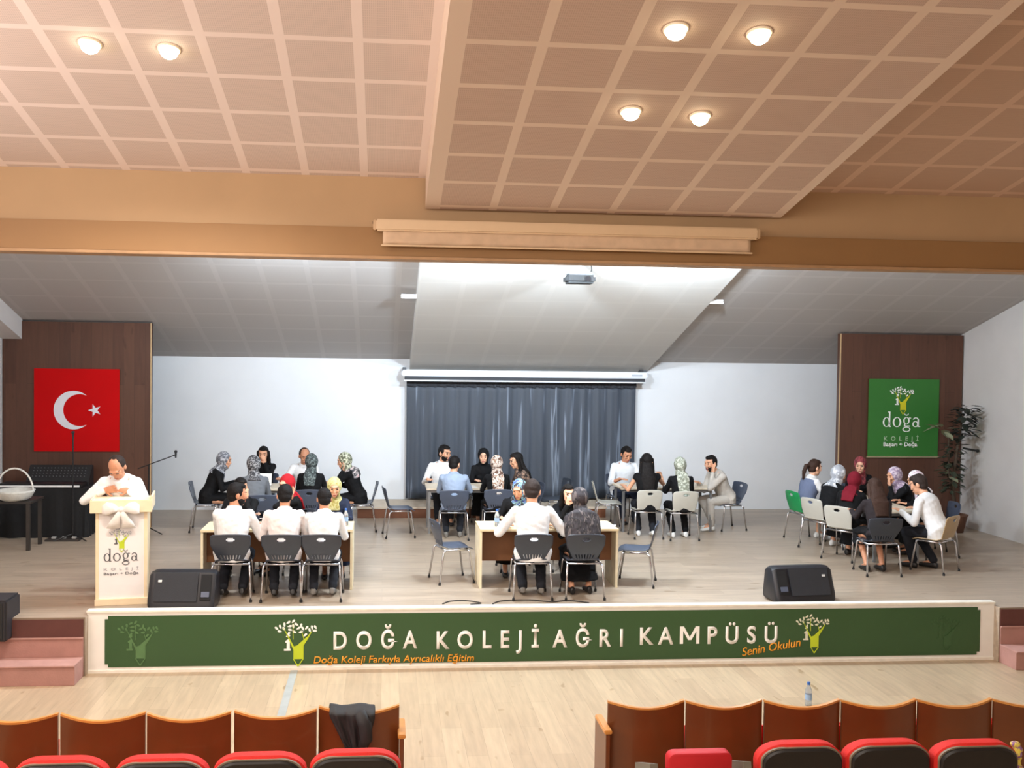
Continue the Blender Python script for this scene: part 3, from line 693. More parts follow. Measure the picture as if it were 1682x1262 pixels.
def person(label, x, y, rz, k=1.0, lean=14, side=0, twist=0, hyaw=0, hpitch=18, lh=(-.17, .42, .775), rh=(.17, .42, .775), fem=False,
           skin=0, top=None, sleeve='long', bottom=None, legs='trousers', hair='short', hm=None, scarf=None, shoes=None, stand=False,
           beard=None, collar=None, feet=None, vest=None, drape=None, knees=.10, group=None, tail='back', palm=None, seed=0, elbow=.32):
    top = top or M_wshirt; bottom = bottom or M_dark; hm = hm or M_hair; shoes = shoes or M_shoeb
    P = empty('person', (x, y, ZS), R(rz), label, 'person', group)
    seed = seed or int(abs(x * 37 + y * 11)) % 50 + 1
    w = .93 if fem else 1.05
    hipz = .915 * k if stand else .545
    pel = V((0, -.025, hipz)); HS = 1.10
    Rl = Matrix.Rotation(R(side), 3, 'Y')
    def tp(dist):   # point on the curved spine, with accumulated lean
        p = V(pel); n = 12; base = lean * (.5 if not stand else .8)
        for i in range(n):
            a = R(base + (lean * 1.5 - base) * i / n if not stand else lean * (.75 + .5 * i / n)); p = p + Rl @ V((0, math.sin(a), math.cos(a))) * (dist / n)
        return p, (Rl @ V((0, math.sin(a), math.cos(a)))).normalized()
    tw = lambda f: Matrix.Rotation(R(twist * f), 3, 'Z')
    def sec(dist, rx, ry, f, inf=0):
        p, d = tp(max(dist, 1e-4)); r_ = tw(f) @ V((1, 0, 0)); fw_ = d.cross(r_) * -1
        r_ = (r_ - d * r_.dot(d)).normalized(); fw_ = r_.cross(d) * -1
        return (p, r_ * (rx * k * w + inf), fw_ * (ry * k + inf))
    TOR = [(-.09, .15, .11, 0), (0, .172, .125, 0), (.10, .15, .11, .2), (.18, .142, .105, .4), (.28, .158, .115, .7), (.37, .172, .115, 1), (.44, .168, .095, 1), (.48, .115, .075, 1), (.51, .058, .055, 1)]
    def torso(mb, inf0=0, start=0, end=9):
        ss = []
        for i, (dd, rx, ry, f) in enumerate(TOR[start:end]):
            inf = inf0 + (.013 if inf0 > .015 and dd < .05 else 0)
            if dd < 0:
                c = pel - V((0, .0, .09)) * k; ss.append((c, V((rx * k * w + inf, 0, 0)), V((0, ry * k + inf, 0))))
            else: ss.append(sec(dd * k, rx, ry, f, inf))
        mb.loft(ss, 18)
    neck, nd = tp(.50 * k); shp, sd = tp(.43 * k); rr = tw(1) @ V((1, 0, 0)); rr = (rr - sd * rr.dot(sd)).normalized(); ff = sd.cross(rr)
    if ff.y * 1 < 0 and abs(twist) < 60: ff = -ff
    chest_f = ff
    SH = {s: shp + rr * s * .170 * k * w - sd * .0 for s in (-1, 1)}
    # head frame
    Mh = Matrix.Rotation(R(twist * .8 + hyaw), 3, 'Z') @ Matrix.Rotation(R(-hpitch), 3, 'X')
    hf, hr, hu = Mh @ V((0, 1, 0)), Mh @ V((1, 0, 0)), Mh @ V((0, 0, 1))
    Hc = neck + (nd * .45 + V((0, 0, 1)) * .55).normalized() * .158 * k + hf * .03 * k
    H = lambda a, b_, c: Hc + (hr * a + hf * b_ + hu * c) * k * HS
    AX = lambda a, b_, c: (hr * a * k * HS, hf * b_ * k * HS, hu * c * k * HS)
    # legs
    LG = {}
    for s in (-1, 1):
        hip = pel + V((s * .088 * k, .0, -.03))
        if stand:
            kn = V((s * .10, .03, .50 * k)); an = V((s * .11, -.05 if not feet else feet[0], .09))
        else:
            kn = V((s * (knees + .03), .37, .50)); fy = feet[(s + 1) // 2] if feet else .33; an = V((s * (knees + .01), fy, .10))
            if feet and fy < .1: kn = V((s * (knees + .03), .34, .47))
        LG[s] = (hip, kn, an)
    # arms
    AR = {}; A_, B_ = .275 * k * (w + .02), .25 * k * (w + .02)
    for s, t in ((-1, lh), (1, rh)):
        if t == 'face': T = H(s * .035, .125, -.115)
        elif t == 'cheek': T = H(s * .085, .06, -.13)
        elif t == 'down': T = SH[s] + V((s * .07, .12, -.48 * k))
        elif t == 'lap': T = V((s * .09, .24, .60))
        else: T = V(t)
        hint = V((s * (1 if stand else elbow), -.25, -.8 if not stand else -.35)) if t not in ('face', 'cheek') else V((s * .35, .1, -1))
        E_, T = ik(SH[s], T, A_, B_, hint); AR[s] = (SH[s], E_, T, t)
    # ---- body: one continuous surface
    mb = MB(); torso(mb, -.010); mb.tube([neck - nd * .03, Hc - hu * .05 * k - hf * .012], [.06 * k * w, .052 * k * w], 14)
    mb.ell(H(0, -.008, .02), AX(.074, .092, .100)); mb.ell(H(0, .028, -.055), AX(.056, .060, .062)); mb.ell(H(0, .062, -.093), AX(.028, .026, .022))
    mb.ell(H(0, .060, .0), AX(.060, .032, .06))
    mb.tube([H(0, .088, .018), H(0, .098, -.016), H(0, .103, -.030)], [.008, .011, .013], 8); mb.sph(H(0, .099, -.033), .0145 * k, 8, 6)
    mb.ell(H(0, .088, -.066), AX(.026, .012, .012)); mb.ell(H(0, .083, .034), AX(.05, .016, .011))
    for s in (-1, 1): mb.ell(H(s * .076, -.012, -.012), AX(.012, .022, .034), 10, 8); mb.ell(H(s * .038, .070, -.02), AX(.022, .02, .024), 10, 8)
    for s in (-1, 1):
        a, e, t, tg = AR[s]
        mb.sph(a, .044 * k * w, 12, 8); mb.capsule(a, e, .040 * k * w, .036 * k * w); mb.capsule(e, t, .036 * k * w, .026 * k * w)
        d = (t - e).normalized()
        if tg in ('face', 'cheek'): hd, pn, sdv = (d + hu * .8).normalized(), (Hc - t).normalized(), V((-s, 0, .3))
        elif isinstance(tg, tuple): hd, pn, sdv = (V((d.x * .9 - s * .15, d.y, max(d.z, -.12) * .4))).normalized(), V((0, 0, -1)), V((-s, .1, 0))
        else: hd, pn, sdv = d, V((-s, 0, 0)), V((0, 1, 0))
        hand(mb, t, hd, pn, sdv, k * w, .55 if isinstance(tg, tuple) else .8)
        hip, kn, an = LG[s]
        mb.capsule(hip, kn, .078 * k * w, .054 * k); mb.capsule(kn, an, .052 * k, .034 * k); mb.capsule(an, an + V((0, .12, -.05)), .034, .028)
    body = finish(mb, 'body', skin_mat(skin), P, .0068, 2)
    me = body.data
    for mm in (M_eye, M_lip, M_browm): me.materials.append(mm)
    n = len(me.polygons); cen = np.empty(n * 3, 'f'); me.polygons.foreach_get('center', cen); cen = cen.reshape(-1, 3)
    rel = (cen - np.array(Hc, 'f')) / (k * HS); lx = rel @ np.array(hr, 'f'); ly = rel @ np.array(hf, 'f'); lz = rel @ np.array(hu, 'f')
    mi = np.zeros(n, 'i'); fr_ = ly > .05
    mi[fr_ & (((np.abs(lx) - .032) / .013) ** 2 + ((lz - .006) / .0075) ** 2 < 1)] = 1
    mi[fr_ & ((lx / .024) ** 2 + ((lz + .066) / .0075) ** 2 < 1)] = 2
    mi[fr_ & (((np.abs(lx) - .033) / .020) ** 2 + ((lz - .030) / .0055) ** 2 < 1)] = 3
    me.polygons.foreach_set('material_index', mi)
    # ---- top garment
    mb = MB(); torso(mb, .021, 0 if not stand else 1, 8)
    for s in (-1, 1):
        a, e, t, tg = AR[s]; mb.sph(a - sd * .008, .061 * k * w, 12, 8)
        if sleeve == 'long': mb.capsule(a, e, .058 * k * w, .049 * k * w); mb.capsule(e, e.lerp(t, .93), .048 * k * w, .037 * k * w)
        elif sleeve == 'rolled': mb.capsule(a, e, .059 * k * w, .051 * k * w); mb.capsule(e, e.lerp(t, .35), .050 * k * w, .048 * k * w)
        elif sleeve == 'short': mb.capsule(a, a.lerp(e, .72), .064 * k * w, .060 * k * w)
        elif sleeve == 'none': mb.capsule(a, a.lerp(e, .12), .060 * k * w, .055 * k * w)
    if fem: 
        for s in (-1, 1): mb.ell(tp(.30 * k)[0] + rr * s * .065 + chest_f * .085, ((.062, 0, 0), (0, .055, 0), (0, 0, .06)))
    if not scarf:
        c0 = neck - nd * .005
        mb.loft([(c0 - nd * .035 + ff * .006, rr * .104 * k, ff * .096 * k), (c0 + nd * .028 + ff * .012, rr * .078 * k, ff * .078 * k)], 16)
    finish(mb, 'shirt' if top is M_wshirt or not fem else 'blouse', top, P, .0105, 3, .0032, seed)
    if vest:
        mb = MB(); torso(mb, .026, 1, 7); finish(mb, 'vest', vest, P, .011, 3, .002, seed)
    # ---- lower garment
    mb = MB()
    if legs == 'trousers':
        mb.loft([(pel - V((0, 0, .10)), V((.168 * k * w, 0, 0)), V((0, .13 * k, 0))), (pel + V((0, .0, .0)), V((.182 * k * w, 0, 0)), V((0, .136 * k, 0))), sec(.05 * k, .165, .12, 0, .004)], 18)
        for s in (-1, 1):
            hip, kn, an = LG[s]; mb.capsule(hip, kn, .094 * k * w, .070 * k); mb.capsule(kn, an + V((0, -.005, .02)), .068 * k, .054 * k)
        finish(mb, 'trousers', bottom, P, .0115, 3, .005, seed + 3)
    else:
        lo = .16 if legs == 'long_skirt' else .36
        ky = (LG[1][1].y); sp = abs(LG[1][1].x)
        if stand: mb.loft([sec(.08 * k, .17, .13, 0, .01), (pel, V((.2, 0, 0)), V((0, .15, 0))), (V((0, 0, lo)), V((.27, 0, 0)), V((0, .2, 0)))], 20)
        else:
            mb.loft([sec(.08 * k, .172, .125, 0, .012), (pel - V((0, .0, .02)), V((.192 * k, 0, 0)), V((0, .150, 0))), (pel - V((0, .0, .085)), V((.18 * k, 0, 0)), V((0, .14, 0)))], 20)
            mb.loft([(V((0, -.08, .54)), V((.185, 0, 0)), V((0, 0, .085))), (V((0, .15, .545)), V((.19, 0, 0)), V((0, 0, .085))), (V((0, ky + .02, .51)), V((sp + .09, 0, 0)), V((0, 0, .078)))], 20)
            fy = (LG[1][2].y + LG[-1][2].y) / 2
            f = (.50 - lo) / .40
            mb.loft([(V((0, ky + .01, .54)), V((sp + .08, 0, 0)), V((0, .07, 0))), (V((0, ky + (fy - ky) * .5 * f, .40 - .1 * f)), V((sp + .095, 0, 0)), V((0, .10, 0))), (V((0, ky + (fy - ky) * f, lo)), V((sp + .11, 0, 0)), V((0, .125, 0)))], 20)
        finish(mb, 'skirt', bottom, P, .012, 3, .005, seed + 3)
    for s in (-1, 1):
        an = LG[s][2]
        mb = MB(); up = an.z > .2
        b0 = V((an.x, an.y, 0))
        if feet and an.y < .1:   # heels raised, toes on the floor
            mb.loft([(b0 + V((0, -.075, .075)), V((.030, 0, 0)), V((0, .01, .03))), (b0 + V((0, -.05, .085)), V((.036, 0, 0)), V((0, .012, .045))), (b0 + V((0, .03, .062)), V((.041, 0, 0)), V((0, .01, .04))), (b0 + V((0, .10, .036)), V((.045, 0, 0)), V((0, .004, .033))), (b0 + V((0, .165, .024)), V((.034, 0, 0)), V((0, 0, .022)))], 14)
        else:
            mb.loft([(b0 + V((0, -.065, .042)), V((.028, 0, 0)), V((0, 0, .036))), (b0 + V((0, -.04, .052)), V((.036, 0, 0)), V((0, 0, .05))), (b0 + V((0, .05, .048)), V((.040, 0, 0)), V((0, 0, .045))), (b0 + V((0, .13, .034)), V((.047, 0, 0)), V((0, 0, .032))), (b0 + V((0, .195, .026)), V((.034, 0, 0)), V((0, 0, .022)))], 14)
        finish(mb, 'shoe', shoes, P, .009, 2)
    # ---- hair, scarf, beard
    mb = MB()
    if scarf:
        mb.ell(H(0, -.020, .012), AX(.095, .106, .118), 18, 14); mb.ell(H(0, .010, -.085), AX(.074, .084, .062), 16, 10)
        c1 = neck + nd * .01
        mb.loft([(Hc - hu * .09 * k, rr * .078 * k, ff * .08 * k), (c1, rr * .088 * k, ff * .092 * k), (neck - nd * .06 + ff * .01, rr * .135 * k, ff * .125 * k), (neck - nd * .12 + ff * .015, rr * .16 * k, ff * .145 * k)], 18)
        if tail in ('back', 'long'):
            q = .20 if tail == 'back' else .34
            p1, d1 = tp(.40 * k); p2, d2 = tp((.45 - q) * k)
            mb.loft([(neck - ff * .07 + nd * .02, rr * .085, ff * .03), (p1 - ff * .125, rr * .105, ff * .022), (p2 - ff * .145, rr * .085, ff * .018)], 16)
        if tail == 'shawl':
            mb.loft([sec(.49 * k, .12, .10, 1, .02), sec(.43 * k, .20, .13, 1, .03), sec(.30 * k, .215, .14, .8, .03), sec(.14 * k, .20, .135, .4, .03), sec(.04 * k, .19, .13, .2, .03)], 20)
        hd_ = finish(mb, 'headscarf', scarf, P, .0085, 3, .003, seed)
        me = hd_.data; bm = bmesh.new(); bm.from_mesh(me); kill = []
        for v_ in bm.verts:
            q = (v_.co - Hc) / (k * HS); a, b_, c = q.dot(hr), q.dot(hf), q.dot(hu)
            if b_ > .028 and (a / .056) ** 2 + ((c + .018) / .088) ** 2 < 1: kill.append(v_)
        bmesh.ops.delete(bm, geom=kill, context='VERTS'); bm.to_mesh(me); bm.free()
    else:
        if hair == 'receding':
            mb.ell(H(0, -.028, .022), AX(.0835, .085, .097), 18, 14); mb.ell(H(0, -.045, -.03), AX(.072, .055, .062), 14, 10)
        elif hair == 'bald':
            mb.ell(H(0, -.026, -.010), AX(.0815, .085, .078), 16, 12)
        else:
            mb.ell(H(0, -.022, .026), AX(.083, .090, .098), 18, 14); mb.ell(H(0, -.045, -.03), AX(.072, .055, .062), 14, 10); mb.ell(H(0, .02, .085), AX(.062, .062, .035), 14, 10)
        if hair == 'long':
            p1, d1 = tp(.40 * k); p2, d2 = tp(.20 * k)
            mb.loft([(H(0, -.05, .03), hr * .08, hf * .05), (H(0, -.06, -.10), hr * .098, hf * .055), (p1 - ff * .10 + nd * .04, rr * .115, ff * .04), (p1 - ff * .125, rr * .12, ff * .032), (p2 - ff * .135, rr * .09, ff * .022)], 16)
            for s in (-1, 1): mb.capsule(H(s * .078, -.005, .03), H(s * .088, -.01, -.16), .026, .03)
        if hair == 'ponytail': mb.tube([H(0, -.09, .02), H(0, -.15, .0), H(0, -.17, -.10), H(0, -.16, -.22)], [.03, .036, .034, .012], 12)
        if hair == 'bun': mb.sph(H(0, -.10, .09), .042)
        finish(mb, 'hair', hm, P, .0075, 2, .003, seed + 5)
    if beard:
        mb = MB(); mb.ell(H(0, .030, -.066), AX(.060, .063, .060), 16, 10); 
        o = finish(mb, 'beard', hm, P, .0075, 2)
        bm = bmesh.new(); bm.from_mesh(o.data); kill = [v_ for v_ in bm.verts if ((v_.co - Hc) / (k * HS)).dot(hu) > -.030 or ((((v_.co - Hc) / (k * HS)).dot(hr) / .02) ** 2 + ((((v_.co - Hc) / (k * HS)).dot(hu) + .066) / .009) ** 2 < 1 and ((v_.co - Hc) / (k * HS)).dot(hf) > .05)]
        bmesh.ops.delete(bm, geom=kill, context='VERTS'); bm.to_mesh(o.data); bm.free()
    if drape: drape(P, dict(tp=tp, rr=rr, ff=ff, neck=neck, nd=nd, H=H, Hc=Hc, hr=hr, hf=hf, hu=hu))
    return P

# ------------------------------------------------------------------ chairs
chair('charcoal', -1.755, 11.62, 2, 'charcoal chair under the leftmost white shirted man of the front left desk')
chair('charcoal', -1.165, 11.60, 0, 'charcoal chair under the middle white shirted man of the front left desk')
chair('charcoal', -.70, 11.60, -2, 'charcoal chair under the right white shirted man of the front left desk')
chair('charcoal', 1.776, 11.57, 0, 'charcoal chair under the broad man in white at the front centre desk')
chair('charcoal', 2.40, 11.55, 0, 'charcoal chair under the woman in the striped shawl')
chair('slate', .90, 12.42, -76, 'empty slate chair in profile just left of the front centre desk')
chair('slate', 3.23, 12.18, 71, 'empty slate chair in profile just right of the front centre desk')
chair('slate', .27, 15.55, -83, 'empty slate chair in profile in front of the white wall left of the curtain')
chair('slate', -1.88, 13.00, 180, 'slate chair behind the front left desk, facing the leftmost man')
chair('slate', -1.17, 13.05, 112, 'slate chair under the woman in the red headscarf')
chair('slate', -.64, 13.04, 180, 'slate chair under the woman in the yellow headscarf')
chair('slate', 1.80, 13.05, 180, 'slate chair behind the front centre desk under the woman with the blue and yellow scarf')
chair('slate', 2.50, 13.05, 180, 'slate chair behind the front centre desk under the woman resting her chin')
chair('slate', -1.82, 14.86, 8, 'slate chair under the woman in the grey blazer')
chair('slate', -1.14, 15.42, 0, 'slate chair under the woman in the grey green headscarf')
chair('slate', -2.86, 16.12, -86, 'slate chair at the far left under the woman in the long black coat')
chair('slate', -.36, 16.10, 92, 'slate chair under the woman in the yellow print scarf and red shawl')
chair('slate', -2.06, 17.05, 180, 'slate chair behind the rear left table under the long haired woman')
chair('slate', -1.34, 17.0, 180, 'slate chair behind the rear left table under the balding man')
chair('slate', 1.108, 15.36, 0, 'slate chair under the man in the pale blue shirt')
chair('slate', 1.816, 15.46, 0, 'slate chair under the woman in the brown patterned scarf')
chair('slate', 1.02, 17.0, 180, 'slate chair behind the curtain side table under the bearded man')
chair('slate', 1.76, 17.0, 180, 'slate chair under the woman in the black headscarf by the curtain')
chair('slate', 2.38, 16.02, 96, 'slate chair under the dark haired woman turned left by the curtain')
chair('charcoal', 2.93, 16.55, 100, 'empty charcoal chair standing before the dark curtain')
chair('cream', 3.80, 16.16, -100, 'empty cream chair in profile at the left end of the rear right table')
chair('cream', 4.234, 15.40, 0, 'cream chair under the long haired woman in the sleeveless black top')
chair('cream', 4.775, 15.26, 0, 'cream chair under the woman in the pale green headscarf')
chair('slate', 4.24, 17.1, 180, 'slate chair under the young man in the printed white shirt')
chair('slate', 5.84, 16.10, 100, 'slate chair under the man in the pale grey suit')
chair('green', 6.79, 15.10, -82, 'bright green chair under the woman with the ponytail')
chair('cream', 6.72, 14.36, -66, 'cream chair under the woman in the white headscarf')
chair('cream', 6.72, 13.62, -52, 'cream chair under the woman in the maroon headscarf')
chair('charcoal', 6.70, 12.66, -3, 'charcoal chair under the bare legged woman with long brown hair')
chair('tan', 7.60, 12.80, 35, 'tan brown chair under the man in white at the right hand group')
chair('slate', 7.92, 15.72, 176, 'slate chair at the far end of the right hand group, below the green sign')
chair('slate', 8.24, 14.50, 95, 'slate chair under the woman in the lilac headscarf')
chair('slate', 8.26, 13.86, 80, 'slate chair under the woman in the white and pink headscarf')

# ------------------------------------------------------------------ people
S_grey = pattern_mat('scarf_silver', [(150, 152, 158), (190, 192, 198), (92, 94, 102)], 22)
S_bw = pattern_mat('scarf_black_white', [(30, 30, 34), (170, 170, 172), (52, 52, 56)], 26)
S_red = cloth((166, 30, 38), 'red_scarf'); S_mar = cloth((108, 20, 34), 'maroon_scarf')
S_yel = pattern_mat('scarf_yellow', [(182, 172, 98), (160, 146, 72), (194, 188, 134)], 26)
S_yel2 = pattern_mat('scarf_yellow_print', [(178, 180, 110), (210, 214, 190), (90, 92, 70)], 24)
S_gg = pattern_mat('scarf_grey_green', [(70, 84, 84), (116, 128, 126), (44, 52, 54)], 26)
S_str = pattern_mat('shawl_striped', [(30, 27, 29), (104, 94, 92), (22, 20, 22), (56, 50, 54)], 9, stretch=(2.2, 1, .7))
S_black = cloth((18, 18, 20), 'black_scarf')
S_brn = pattern_mat('scarf_brown_cream', [(214, 200, 184), (140, 100, 74), (226, 216, 206), (92, 62, 48)], 13)
S_blue = pattern_mat('scarf_blue_yellow', [(214, 190, 90), (40, 60, 160), (160, 210, 220), (60, 50, 60)], 12)
S_pale = pattern_mat('scarf_pale_green', [(172, 176, 158), (200, 204, 190), (126, 130, 114)], 22)
S_wht = pattern_mat('scarf_white', [(216, 220, 224), (230, 232, 236), (160, 164, 172)], 12)
S_lil = pattern_mat('scarf_lilac', [(196, 178, 196), (222, 208, 220), (150, 130, 156)], 20)
S_pnk = pattern_mat('scarf_white_pink', [(222, 212, 220), (206, 170, 184), (236, 232, 236)], 18)
S_rdp = pattern_mat('scarf_red_print', [(118, 32, 42), (80, 26, 34), (150, 64, 70)], 20)
C_blaz = cloth((108, 112, 118), 'grey_blazer'); C_navy = cloth((36, 42, 60), 'navy_fabric'); C_lblue = cloth((148, 164, 188), 'pale_blue_shirt')
C_suit = cloth((190, 184, 176), 'pale_suit'); C_pinkw = cloth((232, 222, 218), 'pinkish_white_shirt'); C_tee = cloth((222, 226, 230), 'white_tee')
C_brn = cloth((44, 38, 40), 'dark_brown_blouse'); C_vest = cloth((104, 114, 140), 'blue_grey_vest'); C_flor = pattern_mat('floral_blouse', [(30, 26, 28), (160, 130, 110), (40, 34, 36)], 24)
back = (.02, .07)
# front left desk
person('man in white shirt, back turned, leftmost at the front left desk, face turned right', -1.76, 11.60, -4, k=1.04, lean=12, hyaw=-62, hpitch=8, lh=(-.10, .46, .79), rh=(.27, .42, .79), skin=1, hm=M_hair, beard=True, feet=back)
person('man in off white shirt with back turned, middle of the front left desk', -1.16, 11.58, 2, k=1.03, lean=15, hyaw=0, hpitch=26, lh=(-.19, .40, .79), rh=(.20, .42, .79), skin=1, top=C_pinkw, hm=M_hair, feet=(.02, .02))
person('man in white shirt, back turned, right seat of the front left desk', -.70, 11.58, -2, k=.97, lean=14, hyaw=10, hpitch=24, skin=1, hm=M_hair, shoes=M_shoeg, feet=back)
person('dark haired person in black facing the camera, half hidden beside the leftmost man', -1.84, 12.98, 176, k=.96, lean=18, hyaw=28, hpitch=10, lh='face', skin=0, top=M_black, hair='short', feet=(.25, .3), beard=True)
person('woman in red headscarf and black top turned away behind the front left desk', -1.17, 13.02, 118, k=.97, lean=12, hyaw=30, hpitch=10, lh='cheek', fem=True, skin=2, top=M_black, scarf=S_red, bottom=M_black, legs='long_skirt')
person('woman in yellow headscarf and navy top facing the camera', -.645, 13.0, 182, k=.95, lean=16, hyaw=4, hpitch=16, fem=True, skin=0, top=C_navy, scarf=S_yel, legs='long_skirt', bottom=C_navy, tail='none')
# front centre desk
person('broad man in white shirt with back turned at the front centre desk', 1.80, 11.55, -2, k=1.12, lean=16, hyaw=-12, hpitch=26, lh=(-.30, .38, .79), rh=(.32, .42, .79), elbow=.7, skin=0, sleeve='rolled', hm=M_greyh, shoes=M_shoeg, feet=(.05, .03))
def shawl_tail(P, g): pass
person('woman in dark striped shawl with back turned at the front centre desk', 2.42, 11.53, 4, k=1.0, lean=22, hyaw=8, hpitch=20, fem=True, skin=0, top=M_black, scarf=S_str, tail='shawl', legs='long_skirt', bottom=M_black, feet=(.12, .14))
person('woman in black resting her chin on her hand at the front centre desk', 2.50, 13.0, 178, k=.94, lean=32, side=6, hyaw=6, hpitch=6, rh='face', lh=(-.2, .45, .78), fem=True, skin=2, top=M_black, sleeve='long', hair='long', hm=M_hair)
person('woman with blue and yellow scarf hidden behind the broad man in white', 1.76, 13.02, 174, k=.98, lean=24, side=-8, hyaw=-20, hpitch=20, fem=True, skin=0, top=M_black, scarf=S_blue, tail='none', legs='long_skirt', bottom=M_black)
# rear left group
person('woman in silver grey headscarf and long black coat at the far left, turned right', -2.82, 16.10, -80, k=1.0, lean=24, hyaw=-14, hpitch=12, fem=True, skin=0, top=M_black, scarf=S_grey, tail='none', legs='long_skirt', bottom=M_black)
person('woman in black and white headscarf and grey blazer with back turned', -1.93, 14.84, 12, k=1.04, lean=16, hyaw=6, hpitch=14, fem=True, skin=0, top=C_blaz, scarf=S_bw, tail='none', bottom=M_dark)
person('woman with long dark hair holding her hand to her mouth by the white wall', -2.05, 16.98, 184, k=1.0, lean=14, hyaw=-6, hpitch=10, lh='face', fem=True, skin=0, top=M_black, hair='long')
person('balding man in white shirt facing the camera behind the rear left table', -1.34, 16.95, 178, k=1.02, lean=22, hyaw=18, hpitch=22, rh=(.38, .45, .80), skin=1, hair='receding', hm=M_brown, beard=False)
person('woman in grey green headscarf and black top with back turned', -1.14, 15.40, -4, k=1.0, lean=14, hyaw=6, hpitch=16, fem=True, skin=0, top=M_black, scarf=S_gg, tail='back', bottom=M_black, legs='long_skirt')
def red_shawl(P, g):
    mb = MB(); p, d = g['tp'](.36)
    mb.loft([(g['neck'] + g['nd'] * .01, g['rr'] * .10, g['ff'] * .10), (g['neck'] - g['nd'] * .08 - g['ff'] * .02, g['rr'] * .165, g['ff'] * .14), (p - g['ff'] * .06 - d * .05, g['rr'] * .16, g['ff'] * .10)], 16)
    finish(mb, 'shawl', pattern_mat('red_floral_shawl', [(176, 40, 52), (200, 190, 190), (60, 60, 64)], 14), P, .011, 3)
person('woman in yellow print headscarf with red floral shawl, turned left at the rear left table', -.42, 16.05, 88, k=1.0, lean=22, hyaw=10, hpitch=16, lh='cheek', fem=True, skin=0, top=M_black, scarf=S_yel2, tail='none', legs='long_skirt', bottom=M_black, drape=red_shawl)
# group before the curtain
person('bearded man in white shirt facing right before the dark curtain', 1.02, 16.92, 184, k=1.05, lean=13, hyaw=42, hpitch=10, skin=0, beard=True, lh=(-.05, .45, .79), rh=(.30, .36, .79))
person('man in pale blue shirt with back turned before the dark curtain', 1.115, 15.34, -2, k=.98, lean=12, hyaw=-24, hpitch=22, skin=0, top=C_lblue, shoes=M_shoeg, feet=(.1, .12), lh=(-.15, .46, .79), rh=(.24, .46, .79))
person('woman in black headscarf facing the camera before the dark curtain', 1.73, 16.95, 182, k=.98, lean=16, hyaw=-10, hpitch=10, fem=True, skin=2, top=M_black, scarf=S_black, tail='none', legs='long_skirt', bottom=M_black)
person('woman in brown and cream patterned headscarf with back turned before the dark curtain', 1.82, 15.42, 2, k=.98, lean=14, hyaw=-10, hpitch=16, fem=True, skin=0, top=M_black, scarf=S_brn, tail='long', legs='long_skirt', bottom=M_black)
person('woman with long dark hair and floral sleeves turned left before the dark curtain', 2.36, 15.98, 92, k=1.0, lean=16, hyaw=6, hpitch=14, fem=True, skin=0, top=C_flor, sleeve='rolled', hair='long', hm=M_hair)
# rear right group
def tee_print(P, g):
    mb = MB(); p, d = g['tp'](.30)
    for i in range(5):
        mb.box(p + g['ff'] * .148 + g['rr'] * (.045 * (i - 2)), (.022, .006, .05 if i % 2 else .065))
    mb.build('shirt_print', mat('dark_print', (60, 66, 80)), P)
person('young man in white shirt with dark print by the right side of the curtain', 4.25, 17.02, 186, k=1.05, lean=16, hyaw=8, hpitch=24, skin=1, top=C_tee, sleeve='rolled', lh=(-.24, .42, .79), rh=(.20, .42, .79), bottom=C_navy)
person('woman with long black hair and sleeveless black top with back turned', 4.25, 15.36, -4, k=1.04, lean=10, hyaw=-6, hpitch=10, fem=True, skin=0, top=M_black, sleeve='none', hair='long', lh=(-.33, .36, .79), rh=(.30, .44, .98), shoes=M_shoew, feet=(.15, .05))
person('woman in pale green headscarf and black top with back turned', 4.78, 15.22, 0, k=.98, lean=14, hyaw=0, hpitch=16, fem=True, skin=0, top=M_black, scarf=S_pale, tail='long', shoes=M_shoew, bottom=M_black, feet=(.12, .15))
person('man in pale grey suit leaning on the rear right table with hand at his face', 5.80, 16.08, 104, k=1.02, lean=30, hyaw=14, hpitch=8, rh=(.12, .46, .80), lh='cheek', skin=0, top=C_suit, bottom=C_suit, beard=True, shoes=M_shoew, feet=(.34, .18))
# right hand group
def lpony(P, g): pass
person('woman with brown ponytail, white blouse and blue grey vest, turned right', 6.77, 15.08, -78, k=.99, lean=16, hyaw=0, hpitch=12, fem=True, skin=2, hair='ponytail', hm=M_brown, vest=C_vest, bottom=C_vest, legs='skirt', shoes=M_shoew)
person('woman in white headscarf and black dress leaning over the right hand table', 6.77, 14.34, -62, k=1.02, lean=28, hyaw=-6, hpitch=24, fem=True, skin=0, top=M_black, scarf=S_wht, tail='none', legs='long_skirt', bottom=M_black, shoes=M_shoew)
person('woman in maroon headscarf and black dress leaning over the right hand table', 6.74, 13.60, -48, k=.98, lean=26, hyaw=0, hpitch=24, fem=True, skin=0, top=M_black, scarf=S_mar, tail='back', legs='long_skirt', bottom=M_black)
person('woman in red print headscarf and black top facing the camera below the green sign', 7.92, 15.67, 172, k=1.0, lean=18, hyaw=-24, hpitch=14, fem=True, skin=2, top=M_black, scarf=S_rdp, tail='none', legs='long_skirt', bottom=M_black)
person('bare legged woman with long brown hair and dark blouse with back turned', 6.72, 12.64, -4, k=.98, lean=18, hyaw=0, hpitch=26, fem=True, skin=1, top=C_brn, hair='long', hm=M_brown, legs='skirt', bottom=M_black, feet=(.12, .14), shoes=M_shoeb, lh=(-.2, .46, .79), rh=(.2, .46, .79))
person('woman in lilac headscarf holding her hand to her face, turned left under the green sign', 8.18, 14.48, 92, k=.98, lean=28, hyaw=6, hpitch=16, lh='face', fem=True, skin=0, top=M_black, scarf=S_lil, tail='none', legs='long_skirt', bottom=M_black)
person('woman in white and pink headscarf bending left, behind the man in white', 8.20, 13.88, 78, k=.98, lean=26, hyaw=-6, hpitch=26, fem=True, skin=0, top=M_black, scarf=S_pnk, tail='none', legs='long_skirt', bottom=M_black)
